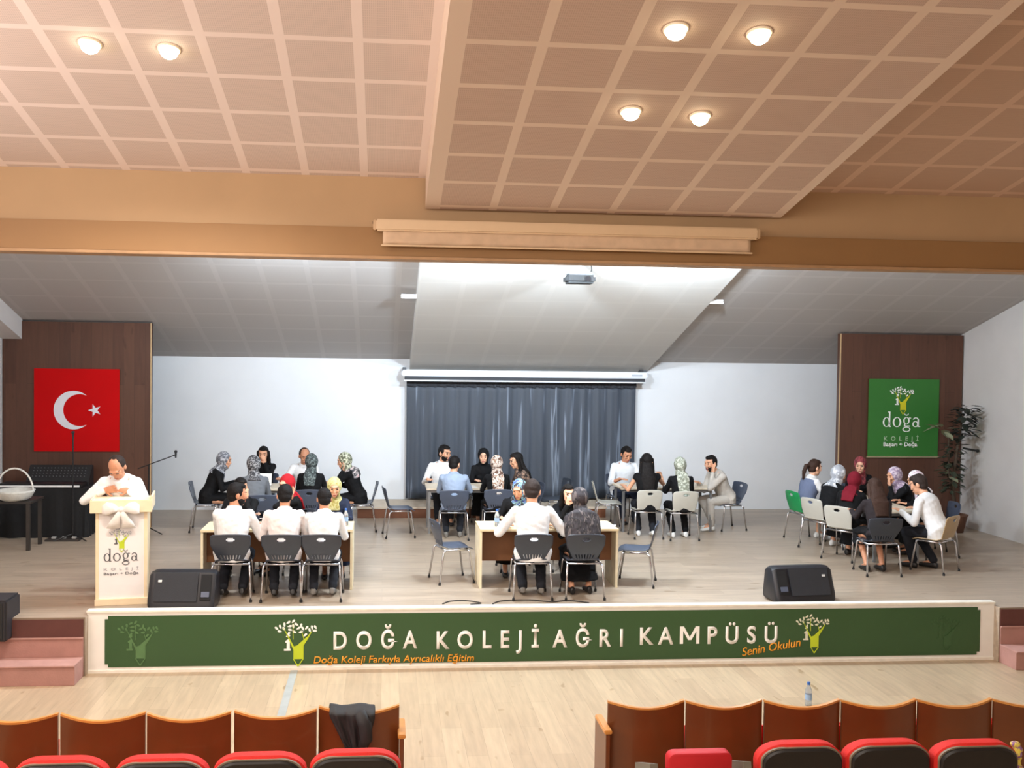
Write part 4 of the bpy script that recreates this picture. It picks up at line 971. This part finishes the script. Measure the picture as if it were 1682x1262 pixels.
person('man in white shirt on the tan chair, turned away to the left', 7.64, 12.80, 34, k=1.06, lean=26, hyaw=6, hpitch=24, skin=0, hm=M_greyh, lh=(-.20, .42, .79), rh=(.20, .36, .79), feet=(.28, .1))
# speaker at the lectern
def tie(P, g):
    p, d = g['tp'](.47); q, e = g['tp'](.20); f = g['ff']
    mb = MB(); mb.loft([(p + f * .10, g['rr'] * .018, f * .006), (p + f * .135 - d * .05, g['rr'] * .02, f * .006), (q + f * .150 + V((0, 0, -.02)), g['rr'] * .036, f * .006), (q + f * .150 - d * .05 + V((0, 0, -.04)), g['rr'] * .004, f * .004)], 8)
    mb.build('necktie', C_navy, P)
person('man in white shirt bending over the lectern to write', -3.07, 12.03, 176, k=1.07, lean=38, hyaw=-4, hpitch=50, lh=(-.12, .33, 1.255), rh=(.16, .33, 1.255), skin=1, hair='receding', hm=M_greyh, stand=True, drape=tie)

# ------------------------------------------------------------------ lectern
lec = empty('lectern', (-2.985, 11.50, ZS), R(9), 'white and beech lectern with school emblem and gauze bow', 'lectern')
M_lw = mat('lectern_white', (236, 232, 230), rough=.45, var=.01); M_lb = mat('lectern_beech', (236, 216, 182), rough=.45, var=.04)
MB().b(-.285, .285, -.20, .22, 0, .075, bev=.004).build('plinth', M_lb, lec)
for s in (-1, 1): MB().b(s * .262 - .018, s * .262 + .018, -.17, .20, .075, 1.08, bev=.003).build('side_panel', M_lb, lec)
MB().b(-.244, .244, -.165, -.145, .075, 1.08).build('front_panel', M_lw, lec)
tpb = MB(); tpb.b(-.335, .335, -.225, -.205, 1.06, 1.20, bev=.004); tpb.b(-.335, -.315, -.205, .26, 1.08, 1.21, bev=.004); tpb.b(.315, .335, -.205, .26, 1.08, 1.24, bev=.004); tpb.b(-.315, .315, -.205, .25, 1.165, 1.185)
tpb.build('desk_top', M_lb, lec)
pp = MB().box((0, -.02, 1.189), (.30, .21, .003), rot=(0, 0, .1)).build('paper', mat('white_paper', (238, 238, 236)), None); pp.location = (-2.985, 11.53, ZS); props(pp, 'white sheet of paper on top of the lectern', 'paper')
M_gb = mat('dark_grey_print', (86, 88, 92)); M_lg = mat('light_grey_print', (160, 162, 168))
emblem(lec, .0, .60, .275, -.168, M_lg, MATS['lime_emblem'], MATS['dark_grey_print'])
serif_word(lec, .0, .50, .090, -.169, M_gb)
text_part('KOLEJİ', M_lg, lec, -.19, .185, .395, .032, -.168, spacing=2.0)
text_part('Başarı + Doğa', M_gb, lec, -.19, .185, .345, .030, -.168)
M_gauze = mat('white_gauze', (240, 236, 230), rough=.9, bump=.6, bscale=20, alpha=.93)
gz = MB()
gz.sph((0, -.25, 1.10), .035, 12, 8)
for s in (-1, 1):
    gz.loft([((s * .02, -.25, 1.10), (0, .02, 0), (0, 0, .02)), ((s * .08, -.262, 1.12), (0, .03, 0), (0, 0, .055)), ((s * .15, -.262, 1.115), (0, .03, 0), (0, 0, .075)), ((s * .20, -.255, 1.10), (0, .015, 0), (0, 0, .05))], 14)
    gz.loft([((s * .015, -.25, 1.08), (.025, 0, 0), (0, .02, 0)), ((s * .04, -.255, 1.02), (.04, 0, 0), (0, .026, 0)), ((s * .07, -.235, .95), (.06, 0, 0), (0, .028, 0)), ((s * .085, -.215, .885), (.075, 0, 0), (0, .022, 0))], 16)
gz.build('gauze_bow', M_gauze, lec, smooth=True)

# ------------------------------------------------------------------ stage monitors
M_spk = mat('black_speaker_plastic', (30, 31, 36), rough=.4, bump=.15, bscale=150); M_spg = mat('black_speaker_grille', (26, 28, 34), rough=.55, bump=.5, bscale=260)
def monitor(x, y, rz, label, flip=1, wd=.74):
    t = empty('stage_monitor', (x, y, ZS), R(rz), label, 'speaker', 'black loudspeakers lying at the stage edge')
    prof = [(-.20, 0.02), (-.17, 0), (.17, 0), (.20, .03), (.155, .37), (.10, .41), (.0, .42), (-.06, .40), (-.19, .09)]
    m = MB(); secs = []
    for xx, sc_ in ((-wd / 2, .80), (-wd / 2 + .012, .90), (-wd / 2 + .05, .985), (-wd / 2 + .10, 1.0), (wd / 2 - .08, 1.0), (wd / 2 - .03, .97), (wd / 2, .86)):
        secs.append([V((xx, a * sc_, .205 + (c - .205) * sc_)) for a, c in prof])
    m.rings(secs); m.build('cabinet', M_spk, t, smooth='auto')
    # sloped grille
    a = V((0, -.197, .10)); b_ = V((0, -.068, .395)); d = (b_ - a); nn = V((0, -d.z, d.y)).normalized()
    ang = math.atan2(d.z, d.y)
    MB().box((a + b_) / 2 + nn * .006 + V((-flip * .06, 0, 0)), (wd - .26, d.length, .012), rot=(ang, 0, 0), bev=.004).build('grille', M_spg, t)
    MB().box((a + b_) / 2 + nn * .004 + V((flip * (wd / 2 - .10), 0, 0)), (.12, d.length * .9, .012), rot=(ang, 0, 0), bev=.004).build('handle_recess', mat('recess_black', (10, 10, 12), rough=.8), t)
    MB().box(a.lerp(b_, .25) + nn * .014 + V((flip * (wd / 2 - .10), 0, 0)), (.09, .06, .01), rot=(ang, 0, 0), bev=.003).build('handle_plate', mat('plate_grey', (82, 90, 108), rough=.3), t)
    MB().box(a.lerp(b_, .72) + nn * .014 + V((-flip * (wd / 2 - .13), 0, 0)), (.04, .025, .004), rot=(ang, 0, 0)).build('badge', mat('badge_silver', (206, 208, 205)), t)
    return t
monitor(-2.235, 11.22, -2, 'black loudspeaker lying on the stage edge beside the lectern', 1)
monitor(4.985, 11.24, 5, 'black loudspeaker lying on the stage edge right of centre', -1, .76)

# ------------------------------------------------------------------ keyboard corner
M_blk = mat('black_cloth_drape', (14, 13, 14), rough=.85, bump=.3, bscale=20)
kb = empty('covered_table', (-5.2, 15.80, ZS), 0, 'black cloth covered table below the red flag', 'table')
m = MB(); g = []
outl = []
for s, (ax, ay, bx_, by) in enumerate(((-.90, -.30, .62, -.30), (.62, -.30, .62, .30), (.62, .30, -.90, .30), (-.90, .30, -.90, -.30))):
    for i in range(24):
        u = i / 24; outl.append((ax + (bx_ - ax) * u, ay + (by - ay) * u, s))
def rg(z, amp):
    r_ = []
    for i, (px, py, s) in enumerate(outl):
        o_ = amp * math.sin(i * 1.25); nx_, ny_ = ((0, -1), (1, 0), (0, 1), (-1, 0))[s]; r_.append(V((px + nx_ * o_, py + ny_ * o_, z)))
    return r_
m.rings([rg(.0, .03), rg(.4, .02), rg(.755, .002), [p * 1 for p in rg(.765, 0)]]); m.build('cloth', M_blk, kb, smooth='auto')
kk = empty('electric_keyboard', (-5.28, 15.56, ZS + .766), 0, 'long electric keyboard with a white front edge on the black covered table', 'keyboard')
MB().b(-.62, .62, -.06, .26, 0, .07, bev=.01).build('keyboard_body', mat('keyboard_black', (18, 18, 20), rough=.4), kk)
MB().b(-.60, .60, -.085, .06, .02, .048, bev=.002).build('white_keys', mat('key_white', (224, 224, 222), rough=.3), kk)
kb2 = MB()
for i in range(36): kb2.b(-.58 + i * .0325, -.568 + i * .0325, -.03, .055, .048, .06)
kb2.build('black_keys', mat('key_black', (12, 12, 12), rough=.3), kk)
mx = empty('mixing_desk', (-5.12, 15.92, ZS + .766), 0, 'black mixing desk behind the keyboard', 'mixer')
MB().poly([(-.48, -.10, 0), (-.48, .16, 0), (-.48, .16, .30), (-.48, .10, .31), (-.48, -.10, .06)], (.96, 0, 0)).build('mixer_body', mat('mixer_black', (22, 22, 24), rough=.5), mx)
kn = MB()
for i in range(16):
    for j in range(4):
        kn.sph((-.40 + i * .053, -.04 + j * .032, .145 + j * .04), .008, 6, 4)
kn.build('knobs', mat('grey_knobs', (110, 110, 112)), mx)
def mic_stand(x, y, h, label, boom=None, grp='microphone stands on the left'):
    t = empty('microphone_stand', (x, y, ZS), 0, label, 'microphone stand', grp); mk = mat('stand_black', (20, 20, 22), rough=.4)
    for a in (90, 210, 330): MB().tube([(0, 0, .10), (.28 * math.cos(R(a)), .28 * math.sin(R(a)), .012)], .009, 8).build('leg', mk, t)
    MB().tube([(0, 0, .06), (0, 0, h)], .011, 8).build('pole', mk, t)
    if boom:
        MB().tube([(-boom[0] * .4, 0, h - boom[1] * .4), boom_e := (boom[0], 0, h + boom[1])], .008, 8).build('boom_arm', mk, t); e = V(boom_e)
    else: e = V((0, 0, h))
    MB().tube([e + V((-.0, 0, -.05)), e + V((.0, 0, .03))], [.012, .018], 10).sph(e + V((0, 0, .05)), .026).build('microphone', mat('mic_dark', (34, 34, 38), rough=.5), t)
mic_stand(-4.72, 15.30, 1.60, 'straight black microphone stand in front of the red flag')
mic_stand(-3.72, 15.85, 1.10, 'black boom microphone stand right of the man at the lectern', (.42, .16))
pd = MB().b(-.25, .25, -.12, .12, 0, .03, bev=.004).build('pedal_board', mat('pedal_dark', (52, 46, 42)), None, loc=(-4.85, 15.30, ZS)); props(pd, 'low dark pedal board on the stage under the black covered table', 'pedal')
for i in range(3):
    sw = MB().b(-.03, .03, -.03, .03, 0, .025, bev=.004).build('foot_switch', mat('pedal_silver', (170, 168, 164), rough=.4), pd, loc=(-.15 + i * .15, 0, .03))
# side table with gift basket
wt = empty('side_table', (-5.50, 14.75, ZS), 0, 'dark wooden side table at the left edge of the stage', 'table')
M_dw = mat('dark_table_wood', (46, 40, 36), rough=.4)
MB().b(-.45, .45, -.28, .28, .68, .715, bev=.004).build('table_top', M_dw, wt)
for sx in (-1, 1):
    for sy in (-1, 1): MB().b(sx * .40 - .025, sx * .40 + .025, sy * .24 - .025, sy * .24 + .025, 0, .68).build('leg', M_dw, wt)
bk = empty('gift_basket', (-5.33, 14.62, ZS + .716), 0, 'white gauze trimmed gift basket with tall arched handle on the dark side table', 'basket')
MB().lathe([(.16, 0), (.22, .03), (.27, .12), (.28, .145), (.25, .15), (.2, .05), (.14, .03)], n=30).build('basket_bowl', mat('basket_white', (206, 204, 196), rough=.8, bump=.8, bscale=40), bk, smooth=True)
MB().tube([(.26 * math.cos(a), 0, .12 + .34 * math.sin(a)) for a in [math.pi * i / 20 for i in range(21)]], .013, 8).build('basket_handle', mat('basket_handle_white', (214, 212, 204), rough=.6, bump=.5), bk, smooth=True)
# ------------------------------------------------------------------ tall leafy plant
pl = empty('artificial_plant', (9.72, 15.75, ZS), 0, 'tall dark leafy plant in a brown pot by the right side wall', 'plant')
MB().lathe([(.13, 0), (.19, .28), (.205, .30), (.18, .31), (.12, .26)], n=24).build('pot', mat('brown_pot', (104, 70, 52), rough=.6), pl, smooth=True)
MB().tube([(0, 0, .25), (-.05, .02, .8), (.0, .0, 1.4), (.10, .02, 2.0)], [.035, .03, .025, .012], 10).tube([(.02, 0, .3), (-.12, .03, 1.0), (-.16, .0, 1.7)], .014, 8).build('trunk', mat('trunk_brown', (70, 56, 42), rough=.8, bump=.6), pl, smooth=True)
rnd = random.Random(5)
def leaf_mesh(cnt, zlo, zhi, cx, cz, spread, size):
    mb = MB()
    for i in range(cnt):
        z = rnd.uniform(zlo, zhi); a = rnd.uniform(0, 2 * math.pi); b0 = V((cx + cz * (z - zlo), 0, z)); d = V((math.cos(a), math.sin(a) * .8, rnd.uniform(-.5, .5))).normalized()
        L_ = size * rnd.uniform(.7, 1.3); c = b0 + d * spread * rnd.uniform(.3, 1); s = d.cross(V((0, 0, 1))).normalized(); up = V((0, 0, 1))
        pt = [(0, 0, 0), (.25, .22, .03), (.6, .26, 0), (1, 0, -.12), (.6, -.26, 0), (.25, -.22, .03)]
        vs = [mb.bm.verts.new(c + d * (u * L_) + s * (v * L_) + up * (w_ * L_)) for u, v, w_ in pt]; mid = mb.bm.verts.new(c + d * .5 * L_ - up * .05 * L_)
        for i2 in range(6): mb.bm.faces.new((vs[i2], vs[(i2 + 1) % 6], mid))
    return mb
leaf_mesh(110, 1.62, 2.15, .08, .1, .15, .16).build('upper_foliage', mat('dark_foliage', (40, 46, 38), rough=.6, var=.3), pl)
leaf_mesh(110, .70, 1.5, -.08, .0, .13, .15).build('middle_foliage', mat('olive_foliage', (54, 60, 46), rough=.6, var=.3), pl)
leaf_mesh(7, 1.72, 1.82, -.26, 0, .10, .24).build('pale_leaves', mat('pale_foliage', (140, 144, 116), rough=.6, var=.1), pl)
leaf_mesh(6, .95, 1.08, -.18, 0, .10, .22).build('pale_leaves', MATS['pale_foliage'], pl)
wb = MB().tube([(0, 0, 0), (-.12, -.02, .015), (-.3, -.03, .05)], .018, 8).sph((-.02, 0, 0), .03).build('wall_hook', mat('hook_black', (30, 30, 30)), None, loc=(10.17, 15.85, 2.02)); props(wb, 'small black hook on the right side wall beside the plant', 'hook')

# ------------------------------------------------------------------ small things
M_clear = mat('clear_bottle', (214, 226, 236), rough=.08, trans=.75, var=.01); M_cap = mat('blue_cap', (60, 110, 190), rough=.4); M_lab = mat('bottle_label', (150, 180, 214), rough=.5)
def bottle(x, y, z, label, sc_=1.0):
    t = empty('water_bottle', (x, y, z), 0, label, 'bottle', 'small plastic water bottles'); t.scale = (sc_,) * 3
    MB().lathe([(.026, 0), (.031, .01), (.031, .13), (.028, .15), (.013, .185), (.012, .20)], n=20).build('bottle_body', M_clear, t, smooth=True)
    MB().lathe([(.0318, .06), (.0318, .11)], n=20, caps=False).build('bottle_label', M_lab, t, smooth=True)
    MB().lathe([(.0145, .195), (.0145, .218), (.012, .22)], n=16).build('cap', M_cap, t)
bottle(1.43, 12.12, ZS + .746, 'water bottle with blue cap on the front centre desk')
bottle(-.46, 12.20, ZS + .746, 'water bottle at the right end of the front left desk')
bottle(4.34, 9.50, 0, 'clear water bottle standing on the hall floor behind the right seats', 1.12)
M_paper = mat('sheet_paper', (232, 232, 228), rough=.7); 
def paper(x, y, z, rz, label, w_=.21, d_=.30, h=.004):
    o = MB().b(-w_ / 2, w_ / 2, -d_ / 2, d_ / 2, 0, h).build('paper_sheet', M_paper, None, loc=(x, y, z), rot=(0, 0, R(rz))); props(o, label, 'paper')
zt_ = ZS + .741
paper(-1.45, 12.15, ZS + .746, 20, 'white papers on the front left desk between the two left men')
paper(2.18, 12.30, ZS + .746, -15, 'white paper before the woman resting her chin')
paper(2.80, 12.15, ZS + .746, 70, 'white and green leaflet at the right end of the front centre desk')
paper(1.42, 15.95, zt_, 10, 'papers on the table between the man in blue and the woman in black')
paper(-1.50, 15.9, zt_, -10, 'papers in the middle of the rear left table')
paper(4.60, 16.1, zt_, 85, 'papers on the rear right table')
paper(7.30, 13.65, zt_, 10, 'papers at the near end of the right hand table')
paper(7.42, 14.5, zt_, 40, 'papers at the far end of the right hand table')
lp = empty('open_folder', (-1.98, 15.92, zt_), R(-6), 'raised white folder on the rear left table in front of the long haired woman', 'folder')
MB().b(-.16, .16, -.11, .11, 0, .012).build('folder_base', mat('folder_grey', (176, 180, 184)), lp)
MB().box((0, .12, .10), (.32, .008, .20), rot=(R(-12), 0, 0)).build('folder_cover', M_paper, lp)
# cables along the stage edge
for i, (pts, lab) in enumerate(((((.70, 11.20), (.80, 11.32), (.98, 11.34), (1.15, 11.22), (1.02, 11.16)), 'thin black cable loop on the stage edge, left of the two'), (((1.28, 11.18), (1.42, 11.32), (1.75, 11.34), (1.98, 11.25), (2.2, 11.30), (2.42, 11.18)), 'thin black cable on the stage edge before the broad man in white'))):
    sm = []
    P_ = [V((a, b_, ZS + .008)) for a, b_ in pts]
    for j in range(len(P_) - 1):
        p0, p1, p2, p3 = P_[max(j - 1, 0)], P_[j], P_[j + 1], P_[min(j + 2, len(P_) - 1)]
        for q in range(6):
            u = q / 6; sm.append(.5 * ((2 * p1) + (-p0 + p2) * u + (2 * p0 - 5 * p1 + 4 * p2 - p3) * u * u + (-p0 + 3 * p1 - 3 * p2 + p3) * u ** 3))
    o = MB().tube(sm + [P_[-1]], .006, 6).build('cable', MATS['black_cable'], None); props(o, lab, 'cable')

# ================================================================== AUDIENCE SEATS
M_ply = mat('varnished_plywood_back', (104, 56, 24), rough=.35, var=.14, scale=3, coat=.2); M_plye = mat('plywood_edge', (204, 142, 70), rough=.35, var=.08)
M_seatred = mat('red_seat_fabric', (206, 28, 16), rough=.75, var=.06, bump=.3, bscale=120); M_shell = mat('black_seat_shell', (22, 20, 20), rough=.4)
M_steel = mat('grey_seat_frame', (120, 120, 122), rough=.4, metal=.7)
def ply_seat():
    t = empty('auditorium_seat', (0, 0, 0)); W2, n = .287, 20
    m = MB(); e = MB()
    def sheet(mb, z0, z1, th, grow=0):
        rs = []
        for i in range(n + 1):
            u = i / n * 2 - 1; y = -.062 * (1 - u * u); x = u * (W2 + grow)
            top = z1 - (.035 * (1 - u * u) ** 1.2 if z1 > .9 else 0); bot = z0 if z0 < .9 else z0 - .035 * (1 - u * u) ** 1.2
            rs.append([V((x, y - .0, bot)), V((x, y + th, bot)), V((x, y + th + .06 * 0, top)), V((x, y, top))])
        mb.rings(rs)
    sheet(m, .30, .985, .022); m.build('backrest', M_ply, t, smooth='auto')
    sheet(e, .985, 1.0, .03, .0); e.build('top_edge', M_plye, t, smooth='auto')
    MB().b(-.25, .25, .02, .09, .45, .88, bev=.03).build('back_cushion', M_seatred, t, smooth='auto')
    MB().b(-.25, .25, .10, .20, .42, .80, bev=.04).build('folded_seat', M_seatred, t, smooth='auto')
    MB().b(-.298, -.291, -.02, .32, .0, .62).build('side_frame', M_steel, t)
    return t
PS = [None]
def seatp(x, y, z, label):
    if PS[0] is None: c = PS[0] = ply_seat()
    else: c = copy_tree(PS[0])
    c.location = (x, y, z); props(c, label, 'seat', 'wooden backed auditorium seats of the front row')
ord_l = ['fourth wooden backed seat left of the one holding the black jacket', 'third wooden backed seat left of the one holding the black jacket', 'second wooden backed seat left of the one holding the black jacket', 'wooden backed seat directly left of the one holding the black jacket', 'wooden backed seat with a black jacket hung over it, at the left aisle']
for i, (x, y) in enumerate(((-2.52, 6.915), (-1.925, 6.905), (-1.335, 6.885), (-.74, 6.905), (-.155, 6.96))): seatp(x, y, 0, ord_l[i])
ord_r = ['wooden backed seat at the aisle end of the right block', 'second wooden backed seat from the aisle in the right block', 'third wooden backed seat from the aisle in the right block, near the floor bottle', 'fourth wooden backed seat from the aisle in the right block', 'fifth wooden backed seat from the aisle in the right block', 'wooden backed seat cut by the right edge of the photo']
for i, (x, y) in enumerate(((1.945, 6.955), (2.525, 6.93), (3.11, 6.905), (3.69, 6.88), (4.27, 6.86), (4.85, 6.84))): seatp(x, y, 0, ord_r[i])
for x, y, lab in ((.150, 6.86, 'wooden end panel closing the left block of seats at the aisle'), (1.635, 6.86, 'wooden end panel closing the right block of seats at the aisle')):
    t = empty('seat_end_panel', (x, y, 0), 0, lab, 'end panel')
    MB().b(-.015, .015, -.02, .35, 0, .80, bev=.004).build('panel', M_ply, t); MB().b(-.028, .028, -.03, .30, .80, .83, bev=.006).build('armrest', M_plye, t)
def red_seat():
    t = empty('red_theatre_seat', (0, 0, 0))
    def rr_outline(w_, z0, z1, rad, n=8):
        p = [(-w_, z0), (w_, z0)]
        for i in range(n + 1): a = i / n * math.pi / 2; p.append((w_ - rad + rad * math.cos(a), z1 - rad * .62 + rad * .62 * math.sin(a)))
        for i in range(n + 1): a = math.pi / 2 + i / n * math.pi / 2; p.append((-w_ + rad + rad * math.cos(a), z1 - rad * .62 + rad * .62 * math.sin(a)))
        return [(x_, z_ + (.018 * (1 - (x_ / w_) ** 2) if z_ > .8 else 0)) for x_, z_ in p]
    o = rr_outline(.285, .50, 1.035, .17)
    bulge = lambda x: .03 * (1 - (x / .285) ** 2)
    lay = [(.94, -.045), (1, -.03), (1.0, .04), (.95, .07)]
    m = MB(); m.rings([[V((x * s, yy - bulge(x), .78 + (z - .78) * s)) for x, z in o] for s, yy in lay]); m.build('backrest_cushion', M_seatred, t, smooth='auto')
    o = rr_outline(.262, .46, 1.012, .13); m = MB(); m.rings([[V((x * s, yy - bulge(x), .76 + (z - .76) * s)) for x, z in o] for s, yy in ((1, -.04), (1, -.066), (.96, -.075))]); m.build('back_shell', M_shell, t, smooth='auto')
    o = rr_outline(.268, .46, 1.022, .132); m = MB(); m.rings([[V((x * s, yy - bulge(x), .76 + (z - .76) * s)) for x, z in o] for s, yy in ((1, -.038), (1, -.055))]); m.build('shell_rim', mat('grey_shell_rim', (128, 116, 98), rough=.5), t, smooth='auto')
    MB().b(-.25, .25, .06, .45, .40, .50, bev=.035).build('seat_cushion', M_seatred, t, smooth='auto')
    MB().b(-.30, -.285, -.05, .35, 0, .62).build('side_frame', M_shell, t)
    return t
RS = [None]
def redp(x, y, label):
    if RS[0] is None: c = RS[0] = red_seat()
    else: c = copy_tree(RS[0])
    c.location = (x, y, 0); props(c, label, 'seat', 'red padded theatre seats with black shells')
for x, y, lab in ((-2.53, 6.06, 'red padded black shelled seat cut by the left edge of the photo'), (-1.934, 6.05, 'red padded black shelled seat third from the aisle in the left block'), (-1.334, 6.04, 'red padded black shelled seat second from the aisle in the left block'),
                  (-.742, 6.045, 'red padded black shelled seat just left of the one behind the black jacket'), (-.155, 6.06, 'red padded black shelled seat at the aisle behind the black jacket'),
                  (2.70, 6.04, 'red padded black shelled seat right of the plain red armchair'), (3.285, 6.03, 'red padded black shelled seat second right of the plain red armchair'), (3.86, 5.99, 'red padded black shelled seat nearest the right edge of the photo')):
    redp(x, y, lab)
ac = empty('red_armchair', (2.035, 6.05, 0), 0, 'plain red backed armchair with grey armrests beside the right aisle', 'armchair')
m = MB(); arc = [(-.200, .5), (.200, .5)] + [(.160 + .05 * math.cos(a), .955 + .05 * math.sin(a)) for a in [i * math.pi / 12 for i in range(7)]] + [(-.160 + .05 * math.cos(a), .955 + .05 * math.sin(a)) for a in [math.pi / 2 + i * math.pi / 12 for i in range(7)]]
m.rings([[V((x * s, yy - .02 * (1 - (x / .21) ** 2), .76 + (z - .76) * s)) for x, z in arc] for s, yy in ((.94, -.062), (.985, -.056), (1, -.04), (1, .015), (.96, .035))])
m.build('backrest', mat('plain_red_fabric', (190, 16, 30), rough=.6, var=.05), ac, smooth='auto')
MB().b(-.24, .24, .03, .48, .40, .50, bev=.03).build('seat', MATS['plain_red_fabric'], ac, smooth='auto')
for s in (-1, 1): MB().poly([(s * .33, -.06, .94), (s * .33, .30, .80), (s * .33, .30, .74), (s * .33, .0, .72), (s * .33, -.10, .80)], (-s * .05, 0, 0)).build('armrest', mat('grey_armrest', (110, 104, 92), rough=.6), ac)
for s in (-1, 1): MB().tube([(s * .30, .02, .76), (s * .24, .10, .42), (s * .24, .1, .0)], .018, 10).build('leg', M_steel, ac)

# black jacket over the aisle seat
jk = MB(); g = []; nu, nv = 24, 26
prof = lambda v: (.30 * max(0, .12 - v) / .12, 0)
for j in range(nv + 1):
    v = j / nv; row = []
    for i in range(nu + 1):
        u = i / nu * 2 - 1
        wd = .165 * (1 - .10 * v - .95 * max(0, v - .35) ** 1.15)
        s = v * .42; over = .10
        fold = .012 * math.sin(u * 9 + 3 * v) + .006 * math.sin(u * 21 - v * 8)
        if s < over: y = .06 - (s / over) * .10; z = .985 + .018 * math.sin(math.pi * s / over * .9) - .10 * max(0, (over * .45 - s) / over)
        else: y = -.085 - .018 - .03 * (v); z = .985 - (s - over) * .95
        x = -.01 + u * wd + .04 * v
        yb = -.062 * (1 - min(1, (x / .287) ** 2))
        row.append(jk.bm.verts.new((x, y * 1 + (0 if s < over else 0) - fold * (1 if s > over else .3), z + .006 * math.sin(u * 5))))
    g.append(row)
for j in range(nv):
    for i in range(nu): jk.bm.faces.new((g[j][i], g[j][i + 1], g[j + 1][i + 1], g[j + 1][i]))
o = jk.build('jacket', mat('black_jacket_cloth', (32, 32, 34), rough=.7, bump=.4, bscale=12), None, smooth=True, loc=(-.20, 6.955, .012)); realize(o, [('SOLIDIFY', dict(thickness=.02)), ('SUBSURF', dict(levels=1))])
props(o, 'black jacket hung over the back of a wooden backed seat', 'jacket')
sl = MB().tube([(.05, -.10, .98), (.09, -.13, .90), (.10, -.14, .80), (.07, -.14, .74)], [.04, .05, .045, .03], 12).build('sleeve', MATS['black_jacket_cloth'], o, smooth=True)
fc = MB()
for i in range(6): fc.ell((.0 + .012 * (i % 2), -.01 * (i % 3), -.03 * i), ((.035, 0, 0), (0, .03, 0), (0, 0, .022)), 10, 7)
o = finish(fc, 'patterned_cloth', pattern_mat('purple_white_cloth', [(226, 224, 230), (120, 60, 150), (230, 214, 90)], 30), None, .008, 2)
o.location = (4.17, 6.02, 1.0); props(o, 'purple and white patterned cloth at the end of the red seats by the right edge', 'cloth')
# hidden prototypes are real chairs of the scene, nothing is left over
for m_ in list(bpy.data.meshes):
    if m_.users == 0: bpy.data.meshes.remove(m_)
